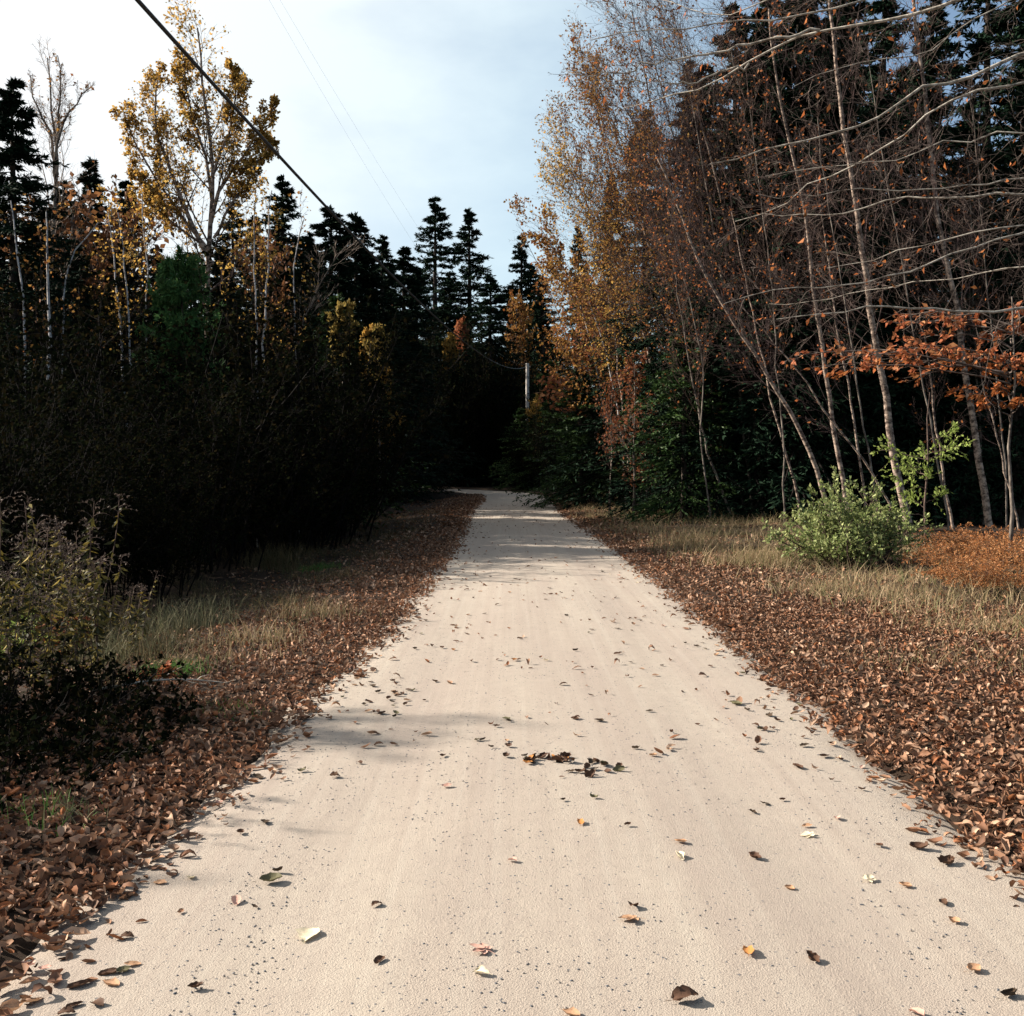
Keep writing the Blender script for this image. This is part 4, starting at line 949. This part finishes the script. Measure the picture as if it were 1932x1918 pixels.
def ragged(x, y):
    return .13 * vnoise(x, y, 5.0, 4) + .09 * vnoise(x, y, 13.0, 1)
def litter():
    rng = RNG(600)
    bands = [(2.4, 7.0, 2200, 7, 4, .052), (7.0, 13.0, 1600, 5, 4, .050), (13.0, 24.0, 700, 4, 3, .060), (24.0, 62.0, 170, 3, 3, .095)]
    for side, nm in ((1, 'right'), (-1, 'left')):
        acc = Acc()
        for (y0, y1, per, nu, nv, sz) in bands:
            wide = 5.5 if side > 0 else 3.6
            n = int((y1 - y0) * wide * per * .55)
            y = rng.uniform(y0, y1, n); s = rng.uniform(-.5, wide, n)
            x = road_x(y) + side * (HALF + s)
            e = s + .14 * np.clip((y - 5) / 6, 0, 1) - .02 + ragged(x, y)
            e = e - ext(y) * (1.0 if side < 0 else .3)
            if side > 0: full = np.interp(y, [3, 8, 12, 20, 30], [4.5, 3.8, 2.6, 1.3, .8])
            else: full = np.interp(y, [3, 4.5, 6, 8, 12, 20, 40], [2.4, 1.7, 1.25, .9, .8, .7, .9])
            p = np.where(e < 0, 0, np.where(e < .08, .75, np.where(s < full, 1.0, np.clip(1 - (s - full) / 1.6, .22, 1) * .75)))
            k = rng.rand(n) < p; lay = rng.rand(k.sum()) ** 1.5 * .035 * np.clip(e[k] / .25, .05, 1)
            scatter_litter(acc, rng, x[k], y[k], lay, sz, nu, nv)
        o = obj('leaf_litter', acc, MAT['litter_leaf'], smooth=True); o['kind'] = 'stuff'
        tag(o, ('deep drift of curled brown fallen leaves along the right side of the road' if side > 0 else 'dark drift of curled brown fallen leaves along the left side of the road'), 'leaf litter')
        del o['category']; o['category'] = 'leaf litter'
litter()

# single leaves lying on the gravel
KM = {'cream': 'cream_leaf', 'tan': 'tan_leaf', 'pink': 'pink_leaf', 'brown': 'brown_leaf', 'dark': 'dark_leaf', 'amber': 'amber_leaf', 'olive': 'olive_leaf'}
rl = RNG(700)
LEAFMESH = {}
for kname, mname in KM.items():
    for v in range(4):
        V, q = leaf_shape(rl, 1.0, rl.uniform(.48, .68), 8, 5, crump=.10)
        a = Acc(); a.add(V, q)
        stem = np.array([[[-.5, 0, .03], [-.58, .02, .05], [-.68, .05, .03]]]); tubes(a, stem, np.full((1, 3), .012), 3)
        LEAFMESH[kname, v] = make_mesh('fallen_leaf', a, MAT[mname], smooth=True)
# lobed variant for a few
def lobed(mname, seed):
    rng = RNG(seed); a = Acc(); n = 10
    for l, (ang_, ln, w) in enumerate([(0, .55, .3), (.9, .45, .24), (-.9, .45, .24), (1.9, .32, .2), (-1.9, .32, .2)]):
        V, q = leaf_shape(rng, ln, w, 6, 4, curl=1.2, cup=.9, crump=.08)
        V[:, 0] += ln * .5; c, s = math.cos(ang_), math.sin(ang_); V = np.stack([V[:, 0] * c - V[:, 1] * s, V[:, 0] * s + V[:, 1] * c, V[:, 2] + .05 * abs(rng.randn())], -1); a.add(V, q)
    tubes(a, np.array([[[0, 0, .03], [-.2, .02, .04], [-.4, .08, .02]]]), np.full((1, 3), .012), 3)
    return make_mesh('fallen_leaf', a, MAT[mname], smooth=True)
for kname in ('tan', 'brown', 'pink', 'cream'): LEAFMESH[kname, 9] = lobed(KM[kname], 720 + len(kname))
n_leaf = 0
taken = []
def road_leaf(px, py, kind, size, label, group=None, var=None, tilt=.25, rz=None, pos=None):
    global n_leaf
    p = on_ground(px, py) if pos is None else pos
    me = LEAFMESH[kind, rl.randint(4) if var is None else var]
    o = link('fallen_leaf', me, None, (p[0], p[1], float(surf_z(p[0], p[1])) + .003), (rl.randn() * tilt * .45, rl.randn() * tilt * .45, rl.rand() * 6.28 if rz is None else rz), (size * .86, size * .86, size * .55))
    tag(o, label, 'leaf', group); n_leaf += 1; taken.append((p[0], p[1]))
NL = [
    (580, 1768, 'cream', .125, 'large pale cream curled leaf in the left foreground of the gravel', None), (1282, 1617, 'cream', .095, 'pale whitish leaf on the mid gravel with a tan leaf touching it', None),
    (1284, 1590, 'tan', .07, 'small tan leaf lying just beyond a whitish leaf on the mid gravel', None), (1530, 1577, 'cream', .10, 'cream leaf with a dark curled rim, right of the two paired pale leaves', 9),
    (1523, 1560, 'tan', .06, 'little greyish tan leaf right behind the cream leaf with the dark rim', None), (1637, 1662, 'cream', .09, 'yellowish cream leaf standing with a dark upturned edge on the right gravel', 9),
    (1195, 1735, 'tan', .12, 'tan lobed leaf standing up in the middle foreground', 9), (1194, 1712, 'brown', .07, 'brown curl rising behind the tan lobed leaf', None),
    (915, 1795, 'pink', .12, 'pinkish lobed leaf in the foreground, left of the middle', 9), (908, 1838, 'cream', .075, 'small pale cream leaf just below the pinkish lobed leaf', None),
    (510, 1663, 'olive', .12, 'mottled grey-green crumpled leaf on the left gravel', None), (525, 1645, 'dark', .07, 'small dark leaf right beyond the mottled grey-green leaf', None),
    (1412, 1797, 'amber', .09, 'orange-brown curled leaf with a crisp shadow in the right foreground', None), (1533, 1812, 'brown', .08, 'reddish brown bent leaf with a long shadow, lower right', None),
    (1295, 1886, 'brown', .12, 'long brown leaf rolled at its end near the bottom of the view', None), (1425, 1620, 'brown', .085, 'brown crumpled leaf alone, right of the paired pale leaves', None),
    (967, 1626, 'pink', .055, 'small reddish pink leaf alone in the middle of the gravel', None), (1078, 1914, 'tan', .07, 'tan leaf cut by the bottom edge of the view', None),
    (1730, 1916, 'pink', .07, 'pink-tan leaf at the bottom edge, far right', None), (1780, 1705, 'brown', .075, 'dark brown ball-curled leaf on the right gravel', None),
    (1905, 1880, 'dark', .09, 'dark curled leaf in the lower right corner', None), (1838, 1832, 'tan', .075, 'flat tan leaf above the dark one of the lower right corner', None),
    (710, 1710, 'brown', .06, 'thin reddish brown leaf lying flat between cream and mottled leaves', None), (445, 1702, 'pink', .07, 'pale pink leaf below the mottled grey-green leaf', None),
    (480, 1712, 'dark', .035, 'tiny dark scrap next to the pale pink leaf', None), (360, 1658, 'cream', .06, 'small cream leaf near the left drift', None), (302, 1668, 'tan', .07, 'narrow flat tan leaf near the left drift', None),
    (240, 1770, 'brown', .06, 'small brown crumple on the speckled left gravel', None), (370, 1865, 'brown', .065, 'brown crumpled leaf near the bottom, left of the middle', None),
    (500, 1553, 'dark', .075, 'dark elongated leaf on the left gravel, level with the pile of four', None), (453, 1573, 'brown', .07, 'brown leaf left below the dark elongated leaf', None),
    (1800, 1740, 'tan', .06, 'tan standing leaf right of the dark ball-curled one', None), (1708, 1673, 'tan', .065, 'tan tuft-like leaf right of the yellowish cream leaf', None), (1490, 1678, 'tan', .055, 'small tan leaf left of the yellowish cream leaf', None),
    (1095, 1553, 'amber', .075, 'amber yellow leaf below the clump in the middle of the road', None), (1062, 1511, 'dark', .05, 'dark stone-like curled leaf under the clump', None), (1120, 1506, 'olive', .07, 'bluish grey flat leaf just under the clump', None),
    (843, 1485, 'pink', .07, 'pinkish leaf left of the clump', None), (835, 1427, 'brown', .07, 'brown spiky leaf well left of the clump', None), (570, 1456, 'olive', .08, 'olive brown leaf on the left gravel near the shade band', None),
    (632, 1466, 'brown', .07, 'brown leaf standing on edge near the shade band', None), (678, 1441, 'brown', .05, 'small red-brown leaf in the shade band', None), (1200, 1413, 'dark', .075, 'dark flat leaf right above the clump', None),
    (1262, 1415, 'tan', .08, 'pale thin tan leaf right of the dark flat leaf', None), (1225, 1343, 'dark', .06, 'dark pointed leaf standing upright on the far gravel', None), (1130, 1361, 'dark', .09, 'dark spread leaf on the gravel beyond the clump', None),
    (1085, 1357, 'brown', .08, 'brown leaf next to the dark spread leaf', None), (970, 1247, 'amber', .10, 'long orange leaf in the sunniest stretch of road', None), (1030, 1247, 'cream', .08, 'cream leaf beside the long orange leaf', None),
    (1440, 1378, 'brown', .09, 'brown leaf of the right-hand trio on mid road', None), (1388, 1330, 'olive', .12, 'grey-olive crumpled leaf beyond the right-hand trio', None), (1505, 1448, 'brown', .11, 'brown folded leaf near the right drift', None),
    (1555, 1428, 'brown', .10, 'brown leaf right behind the folded one by the right drift', None), (1735, 1602, 'brown', .12, 'big brown curled leaf by the right drift, upper of two', None), (1785, 1630, 'brown', .12, 'big brown curled leaf by the right drift, lower of two', None),
    (1660, 1598, 'brown', .06, 'brown scrap left of the two big curled leaves by the right drift', None), (1580, 1545, 'pink', .06, 'thin pink leaf lying flat on the right gravel', None), (955, 1358, 'olive', .07, 'olive leaf in the middle of the road beyond the clump', None),
]
for (px, py, k, s, lab, v) in NL: road_leaf(px, py, k, s, lab, None, v)
# bottom left cluster
for (px, py, k, s) in [(150, 1862, 'brown', .12), (205, 1838, 'brown', .10), (250, 1822, 'tan', .08), (232, 1835, 'olive', .09), (210, 1858, 'tan', .10), (140, 1900, 'brown', .08), (185, 1898, 'brown', .08), (60, 1893, 'tan', .12), (85, 1830, 'pink', .07), (50, 1825, 'pink', .10),
                       (175, 1730, 'brown', .10), (120, 1812, 'brown', .06), (125, 1915, 'brown', .08), (20, 1905, 'tan', .12)]:
    road_leaf(px, py, k, s * .8, 'curled %s leaf, %s, in the lower left loose cluster' % (k, ('nearest the corner' if px < 70 else 'second from the corner' if px < 128 else 'midway' if px < 178 else 'at its right side' if px < 220 else 'at its right tip') + (', upper' if py < 1845 else (', bottom' if py > 1890 else ''))), 'loose leaf cluster in the lower left corner')
# clump on the middle of the road
for j in range(34):
    px = rl.uniform(990, 1170); py = 1428 + (px - 990) / 180 * 32 + rl.uniform(-14, 16)
    k = rl.choice(['brown', 'dark', 'amber', 'olive'], p=[.5, .3, .1, .1]); road_leaf(px, py, k, rl.uniform(.06, .10), '%s leaf, %s %s of the clump on mid road' % (k, 'near' if py > 1447 + (px - 1080) * .18 else 'far', 'left' if px < 1035 else ('middle' if px < 1090 else ('right' if px < 1130 else 'outer right'))), 'leaf clump on the middle of the road', tilt=.8)
for (cx_, cy_, n, gl) in [(945, 1392, 8, 'the small clump beyond the middle clump'), (725, 1318, 26, 'the loose patch on the left far gravel'), (1435, 1372, 6, 'the trio patch right of the middle'), (1340, 1060, 6, 'the heap at the right far road edge')]:
    for j in range(n):
        k = rl.choice(['brown', 'dark', 'tan', 'olive'], p=[.5, .3, .1, .1]); qx = cx_ + rl.randn() * 34; qy = cy_ + rl.randn() * 17
        road_leaf(qx, qy, k, rl.uniform(.05, .085), '%s leaf, %s %s of %s' % (k, 'near' if qy > cy_ + 6 else ('far' if qy < cy_ - 6 else 'middle'), 'left' if qx < cx_ - 30 else ('right' if qx > cx_ + 30 else ('centre left' if qx < cx_ else 'centre right')), gl), 'leaves in ' + gl)
# the rest of the 300 nearest
cnt = 0
while n_leaf < 300:
    y = 3.2 + 15 * rl.rand() ** 1.1; u_ = rl.rand(); w = rl.choice([-1, 1], p=[.45, .55]) * (1 - rl.rand() ** 1.6 * .98)
    if rl.rand() > .35 + .65 * abs(w) ** 2: continue
    if y < 5.5 and rl.rand() < .75: continue
    x = road_x(y) + w * (HALF - .03)
    if any(abs(x - a_) + abs(y - b_) * .6 < .12 for a_, b_ in taken): continue
    k = rl.choice(['brown', 'dark', 'tan', 'pink', 'amber', 'cream', 'olive'], p=[.42, .24, .12, .06, .06, .03, .07])
    zone = ['just in front of the viewer', 'before the grey-green mottled leaf', 'level with the two big curled leaves', 'level with the middle clump', 'just beyond the middle clump', 'level with the long orange leaf', 'in the sunny stretch before the shade bands', 'in the first shade bands', 'in the farther shade bands'][int(np.searchsorted([4.2, 5.0, 6.0, 7.0, 8.3, 10, 12.5, 15], y))]
    sd = 'left margin' if w < -.6 else ('right margin' if w > .6 else 'middle track')
    road_leaf(0, 0, k, rl.uniform(.045, .085), 'small %s leaf, %s, %s' % (k, sd, zone), 'single leaves on the %s of the road' % sd, pos=(x, y, 0))
# and the far ones as one object
def far_leaves():
    rng = RNG(710); acc = Acc(); n = 3000; y = 5.5 + 42 * rng.rand(n) ** 1.1; w = rng.uniform(-1, 1, n); k = rng.rand(n) < (.3 + .7 * np.abs(w) ** 2) * np.clip(.5 + vnoise(w * 1.7, y, 1.7, 4), .1, 1); y, w = y[k], w[k]; x = road_x(y) + w * HALF
    scatter_litter(acc, rng, x, y, 0 * x + .002, .052, 4, 3, tilt=.25)
    n = 3800; y = 2.6 + 38 * rng.rand(n) ** 1.3; e = HALF + .03 + .6 * ext(y) - rng.randn(n) * (.10 + .06 * np.clip((y - 5) / 8, 0, 1)); sgn = rng.choice([-1, 1], n); x = road_x(y) + sgn * e
    scatter_litter(acc, rng, x, y, 0 * x + .001, .055, 5, 3, tilt=.2)
    o = obj('scattered_leaves', acc, MAT['litter_leaf']); o['kind'] = 'stuff'; tag(o, 'small brown leaves strewn over the far road and along its edges', 'leaves')
far_leaves()

# pebbles pressed into the gravel
def pebbles():
    rng = RNG(720)
    for nm, mat, n, s0, lab in (('dark_pebbles', 'pebble', 7000, .0034, 'tiny dark blue-grey pebbles strewn over the pale gravel'), ('pale_pebbles', 'pale_pebble', 4000, .004, 'tiny pale pebbles strewn over the gravel')):
        y = 2.8 + rng.rand(n) ** 1.5 * 12; w = rng.uniform(-1, 1, n)
        cl = vnoise(w * 1.7, y, 1.3, 7) + .9 * (w < 0) * (y < 7); k = rng.rand(n) < np.clip(.45 + .45 * cl, .12, 1); y, w = y[k], w[k]; n = len(y)
        x = road_x(y) + w * (HALF - .02); z = road_z(x, y); s = s0 * rng.uniform(.45, 1.5, n)
        V = np.array([[1, 0, 0], [0, 1, 0], [-1, 0, 0], [0, -1, 0], [.55, .55, .6], [-.55, .55, .6], [-.55, -.55, .6], [.55, -.55, .6]], float)
        q = np.array([[4, 5, 6, 7], [0, 1, 5, 4], [1, 2, 6, 5], [2, 3, 7, 6], [3, 0, 4, 7]])
        Wv = np.einsum('nij,vj->nvi', rot_mats(rng, n, .1), V * np.array([1.2, .9, .8])) * s[:, None, None] + np.stack([x, y, z], -1)[:, None]
        a = Acc(); a.add(Wv, (q[None] + (np.arange(n) * 8)[:, None, None]).reshape(-1, 4)); o = obj(nm, a, MAT[mat]); o['kind'] = 'stuff'; tag(o, lab, 'pebbles')
pebbles()

# ------------------------------------------------------------------ grass, ferns, weeds
def blades(acc, rng, x, y, h, w, lean=.5, seg=3):
    n = len(x); z = ground_z(x, y); az = rng.rand(n) * 6.283; ln = rng.uniform(.1, lean, n) ; H = h * rng.uniform(.5, 1.2, n)
    a2 = rng.rand(n) * 6.283; sx = np.cos(a2) * w * .5; sy = np.sin(a2) * w * .5
    P = []
    for i in range(seg):
        t = i / (seg - 1); k = 1 - t * .85
        cx_ = x + np.cos(az) * ln * H * t ** 1.7; cy_ = y + np.sin(az) * ln * H * t ** 1.7; cz_ = z - .01 + H * t * (1 - .25 * ln * t)
        P.append(np.stack([cx_ - sx * k, cy_ - sy * k, cz_], -1)); P.append(np.stack([cx_ + sx * k, cy_ + sy * k, cz_], -1))
    V = np.stack(P, 1); q = np.array([[2 * i, 2 * i + 1, 2 * i + 3, 2 * i + 2] for i in range(seg - 1)])
    acc.add(V, (q[None] + (np.arange(n) * 2 * seg)[:, None, None]).reshape(-1, 4))

def grass_all():
    rng = RNG(800); acc = Acc()
    n = 60000; y = 8 + 36 * rng.rand(n) ** 1.4; s = rng.uniform(0, 9, n); x = road_x(y) + HALF + s
    g0 = np.interp(y, [8, 11.4, 16, 20, 27, 45], [3.5, 2.1, 1.2, .8, .5, .35]); g1 = np.interp(y, [8, 14, 20, 25, 30, 45], [9, 7.5, 6.2, 5.2, 3.4, 1.6])
    p = np.clip((s - g0 + .5) / 1.0, 0, 1) * (s < g1 + .6) * np.clip(.45 + 1.3 * vnoise(x, y, 1.3, 3), .10, 1); k = rng.rand(n) < p
    blades(acc, rng, x[k], y[k], .20 + .22 * np.clip(vnoise(x[k], y[k], 2.1, 5) + .3, 0, 1), .012 + 0 * x[k], lean=1.5)
    o = obj('dry_grass', acc, MAT['dry_grass']); o['kind'] = 'stuff'; tag(o, 'straw-coloured dry grass along the foot of the right wood', 'grass')
    acc = Acc(); n = 42000; y = 5 + 34 * rng.rand(n) ** 1.3; s = rng.uniform(.9, 5.5, n); x = road_x(y) - HALF - s
    g0 = np.interp(y, [5, 8, 12, 20, 40], [2.4, 1.2, 1.0, 1.0, 1.0]); p = np.clip((s - g0 + .4) / .8, 0, 1) * np.clip(.1 + 1.5 * vnoise(x, y, 2.2, 8), .03, 1); k = rng.rand(n) < p
    blades(acc, rng, x[k], y[k], .14 + .2 * np.clip(vnoise(x[k], y[k], 2.3, 2) + .3, 0, 1), .009 + 0 * x[k], lean=1.6)
    o = obj('verge_grass', acc, MAT['dim_grass']); o['kind'] = 'stuff'; tag(o, 'matted grey-green and straw grass on the left verge', 'grass')
grass_all()
def tuft(name, px, py, n, h, spread, mat, label, w=.008, lean=.9, seed=0):
    rng = RNG(900 + seed); p = on_ground(px, py); a = Acc()
    x = p[0] + rng.randn(n) * spread * .4; y = p[1] + rng.randn(n) * spread * .4; blades(a, rng, x, y, h, w + 0 * x, lean, 4)
    tag(obj(name, a, MAT[mat]), label, 'grass tuft')
TF = [(190, 1215, 260, .22, .6, 'silver_grass', 'ragged bleached tuft between the goldenrod and the silver tuft'), (285, 1225, 260, .16, .6, 'dim_grass', 'low matted tuft in front of the tallest goldenrod'), (400, 1250, 160, .16, .8, 'dry_grass', 'low tawny grass scattered through the leaf drift'), (1700, 1130, 700, .22, 1.2, 'dry_grass', 'straw grass before the green bush, mixed with leaves'), (1860, 1190, 600, .18, 1.1, 'dry_grass', 'thin straw grass among leaves below the ferns'), (1560, 1120, 500, .2, 1.0, 'dry_grass', 'thin straw grass among leaves left of the green bush'), (1780, 1250, 350, .13, 1.0, 'dry_grass', 'sparse straw stalks in the leaf drift at the right'), (345, 1190, 560, .38, .7, 'silver_grass', 'bushy silver-green grass tuft lit at the edge of the black shadow'), (235, 1245, 300, .30, .6, 'silver_grass', 'pale bleached grass tuft beside the goldenrod stand'),
      (530, 1075, 600, .50, .7, 'dim_grass', 'tall dim grass clump standing in shade below the thicket'), (480, 1215, 260, .22, .7, 'dry_grass', 'tawny grass tuft between the leaf drift and the silver tuft'),
      (320, 1275, 350, .14, .35, 'green_grass', 'fresh green patch of grass by the orange seedling'), (95, 1545, 60, .12, .3, 'green_grass', 'few bright green blades poking from the leaves in the left foreground'), (140, 1555, 40, .14, .15, 'silver_grass', 'single pale blade cluster among leaves in the left foreground'),
      (600, 1075, 500, .12, .5, 'green_grass', 'short green grass patch on the left verge in half shade'), (430, 1345, 90, .08, .3, 'green_grass', 'small green sprigs in the leaf drift at the left'), (600, 1165, 280, .24, .6, 'dry_grass', 'brown-gold grass tuft close to the left leaf drift'),
      (1440, 1065, 700, .34, .9, 'dry_grass', 'tall straw tuft left of the green bush'), (1300, 1035, 600, .36, .9, 'dry_grass', 'straw and green tuft at the bend of the right verge'), (1140, 940, 500, .5, 1.0, 'dry_grass', 'bleached grass on the far inside corner of the verge')]
for j, (px, py, n, h, sp, m, lab) in enumerate(TF): tuft('grass_tuft', px, py, n, h, sp, m, lab, seed=j)

def fern(seed):
    rng = RNG(seed); lf = Acc(); br = Acc(); nf = 26
    az = rng.rand(nf) * 6.283; ln = rng.uniform(.45, .95, nf); P = np.zeros((nf, 7, 3)); P[:, 0, :2] = rng.randn(nf, 2) * .12; el = rng.uniform(1.0, 1.55, nf)
    for i in range(1, 7):
        e = el - (i / 6) ** 1.4 * 1.5; P[:, i] = P[:, i - 1] + np.stack([np.cos(az) * np.cos(e), np.sin(az) * np.cos(e), np.sin(e)], -1) * (ln / 6)[:, None]
    tubes(br, P, .004 * np.linspace(1, .3, 7)[None] * np.ones((nf, 1)), 3)
    B, RB, LB = grow(rng, P, np.ones((nf, 7)) * .002, ln, 22, .2, 1, .9, 1.2, .3, n=3, up=-.05, wig=.06, planar=True, rmin=.001, taper=.8)
    p, T = on_points(rng, B, 4, 0, 1); leaves(lf, rng, p, T, .042, .014, jit=.6)
    return br, lf
ferns = None
FP = [(1767, 1080, 0.77), (1807, 1110, 0.85), (1832, 1085, 0.98), (1860, 1120, 0.91), (1900, 1090, 1.05), (1930, 1130, 0.85), (1812, 1060, 1.05), (1850, 1070, 0.98), (1792, 1055, 0.85), (1890, 1060, 0.98), (1945, 1075, 1.05), (1847, 1125, 0.70)]
lab_f = ['orange-brown fern clump at the left end of the fern bed by the green bush', 'rust-coloured fern clump spilling forward on the grass, leftmost of the front ones', 'tall bright orange fern clump under the slim birch stem', 'orange fern clump in the middle of the front of the bed', 'large rusty fern clump below the outermost birch', 'fern clump cut by the right edge, front row',
         'amber fern clump at the back of the bed, before the slim birch stem', 'arching orange fern clump at the back of the bed, left of the outermost birch', 'brown fern clump touching the shaded side of the green bush', 'tall fern clump at the foot of the outermost birch', 'fern clump cut by the right edge, back row', 'low sparse fern clump reaching furthest onto the grass']
for j, (px, py, s) in enumerate(FP):
    p = on_ground(px, py)
    if ferns is None:
        br, lf = fern(950); ferns = thing('fern_clump', lab_f[0], 'fern', tuple(p), 'ferns'); obj('stem', br, MAT['twig_bark'], ferns); obj('frond', lf, MAT['fern_frond'], ferns); ferns.scale = (s,) * 3
        del ferns['group']
    else: copy_thing(ferns, tuple(p), j * 2.1, s, lab_f[j])

# goldenrod stand on the left: stems with drooping leaves and fluffy curled seed heads
def goldenrod(seed, H=1.2):
    rng = RNG(seed); br = Acc(); lf = Acc(); fl = Acc(); n = 7
    az = rng.rand(n) * 6.28; P = np.zeros((n, 7, 3)); P[:, 0, :2] = rng.randn(n, 2) * .1; P[:, 0, 2] = -.03; d = norm(np.stack([np.cos(az) * .18, np.sin(az) * .18, np.ones(n)], -1)); hh = H * rng.uniform(.7, 1.1, n)
    for i in range(1, 7): P[:, i] = P[:, i - 1] + d * (hh / 6)[:, None]; d = norm(d + rng.randn(n, 3) * .05)
    R = .005 * np.linspace(1, .5, 7)[None] * np.ones((n, 1)); tubes(br, P, R, 4)
    p, T = on_points(rng, P, 42, .1, .95); dd = rng.randn(len(p), 3); dd[:, 2] = -.25; leaves(lf, rng, p, norm(dd), .085, .024, jit=.2, droop=.2)
    B, RB, LB = grow(rng, P, R, hh, 6, .86, 1.0, .5, 1.1, .16, n=5, up=-.35, wig=.05, rf=.5, rmin=.0025); tubes(br, B, RB, 3)
    p, T = on_points(rng, B, 6, .2, 1); leaves(fl, rng, p, T + np.array([0, 0, .5]), .022, .012, jit=.9)
    return br, lf, fl
gr = []
for i in range(2):
    br, lf, fl = goldenrod(970 + i); t = thing('goldenrod', 'x', 'weed', (0, 0, 0)); obj('stem', br, MAT['twig_bark'], t); obj('foliage', lf, MAT[('weed_leaf', 'weed_leaf')[i]], t); obj('seed_head', fl, MAT['seed_fluff'], t); gr.append(t)
GP = [(250, 1240, 0.68, 'tallest goldenrod, with curled seed heads against the black shadow'), (215, 1220, 0.39, 'goldenrod just left of the tallest one'), (130, 1250, 0.40, 'goldenrod with flat pale seed heads in the middle of the stand'), (90, 1235, 0.39, 'goldenrod left of the flat-headed one'), (40, 1260, 0.40, 'yellowing goldenrod near the left edge'),
      (10, 1245, 1.25, 'goldenrod cut by the left edge'), (165, 1275, 1.1, 'yellow-leaved goldenrod in front of the flat-headed one'), (60, 1300, .9, 'short goldenrod in the front of the stand'), (110, 1315, .8, 'short yellow goldenrod beside the dark hollow'), (20, 1330, .85, 'low goldenrod at the left edge above the dark hollow'), (180, 1235, 1.1, 'goldenrod half hidden behind the yellow-leaved one'), (-30, 1290, 1.1, 'goldenrod leaning in from beyond the left edge'), (60, 1215, 1.3, 'goldenrod at the back left of the stand'), (150, 1205, 1.25, 'goldenrod at the back of the stand before the thicket')]
for j, (px, py, s, lab) in enumerate(GP):
    p = on_ground(px, py)
    if j < 2: gr[j].location = tuple(p); gr[j].scale = (s,) * 3; gr[j]['label'] = lab
    else: copy_thing(gr[j % 2], tuple(p), j * 1.7, s, lab)
weeds = [(40, 1440, .4, .8, 'dark leafless-looking bramble mat added for shade, creeping to the near leaf drift', 'thicket_leaf'), (150, 1410, .35, .8, 'low black bramble mound added for shade in the hollow behind the leaf drift', 'thicket_leaf'), (230, 1370, .3, .5, 'dark bramble mound added for shade right of the goldenrod stand', 'thicket_leaf'), (-20, 1480, .45, .8, 'dark bramble at the left edge above the bright green blades', 'thicket_leaf'),  # near-black brambles added to deepen the shade of the hollow
         (40, 1345, .55, .8, 'leafy bramble mound of dark and yellow-green leaves in the dark hollow', 'thicket_leaf'), (150, 1330, .45, .7, 'dark bramble bush in front of the goldenrod', 'thicket_leaf'), (20, 1240, .5, .6, 'bush with small yellow-green leaves at the left edge', 'lime_leaf'), (165, 1190, .4, .4, 'briar with yellow leaves between the goldenrod stems', 'yellow_leaf'),
         (-60, 1400, .8, 1.0, 'bramble bush leaning in at the left edge over the leaf drift', 'thicket_leaf')]
for j, (px, py, h, sp, lab, m) in enumerate(weeds):
    p = on_ground(px, py); put_shrub('bramble_bush', lab, 'bush', tuple(p), shrub(RNG(980 + j), h, sp, stems=16, leafn=4, leafL=.036, leafW=.024, leaf=m, twig='dark_twig_bark', n2=7, n3=3, lean=.9, r=.006))
# small coloured seedlings in the verge
for j, (px, py, h, sp, lab, m, nm) in enumerate([(300, 1285, .16, .16, 'low seedling with bright orange-red leaves beside the fresh green patch', 'orange_leaf', 'seedling'), (130, 1235, .45, .15, 'sprig with crimson leaves inside the goldenrod stand', 'red_leaf', 'seedling'),
                                             (1230, 965, .55, 1.2, 'yellow-green low bush at the inner corner of the right verge', 'lime_leaf', 'yellow_bush'), (1180, 950, .5, .9, 'olive-yellow low bush nearest the far right road edge', 'yellow_leaf', 'yellow_bush')]):
    p = on_ground(px, py); put_shrub(nm, lab, 'seedling' if nm == 'seedling' else 'bush', tuple(p), shrub(RNG(990 + j), h, sp, stems=12, leafn=3, leafL=.05, leafW=.04, leaf=m, twig='twig_bark', n2=6, n3=2, lean=.9, r=.004))

# a dead branch lying in the left verge
def dead_branch():
    rng = RNG(1001); p = on_ground(300, 1302); t = thing('fallen_branch', 'pale bare fallen branch lying across the leaves below the fresh green patch', 'branch', tuple(p))
    x = np.linspace(-.35, .45, 8); C = np.stack([x, .10 * np.sin(x * 4) + .1 * x, .04 + .03 * np.cos(x * 5)], -1)[None]; R = np.linspace(.010, .004, 8)[None]
    a = Acc(); tubes(a, C, R, 5); obj('stem', a, MAT['beech_bark'], t); a = Acc(); B, RB, _ = grow(rng, C, R, np.array([.8]), 9, .1, 1, .4, .9, .35, n=4, up=.02, wig=.2, rmin=.0025); tubes(a, B, RB, 3); obj('side_twig', a, MAT['beech_bark'], t)
dead_branch()
print('TRIS', sum(len(m.polygons) * 2 for m in bpy.data.meshes), 'LEAVES', n_leaf, 'objs', len(bpy.data.objects))
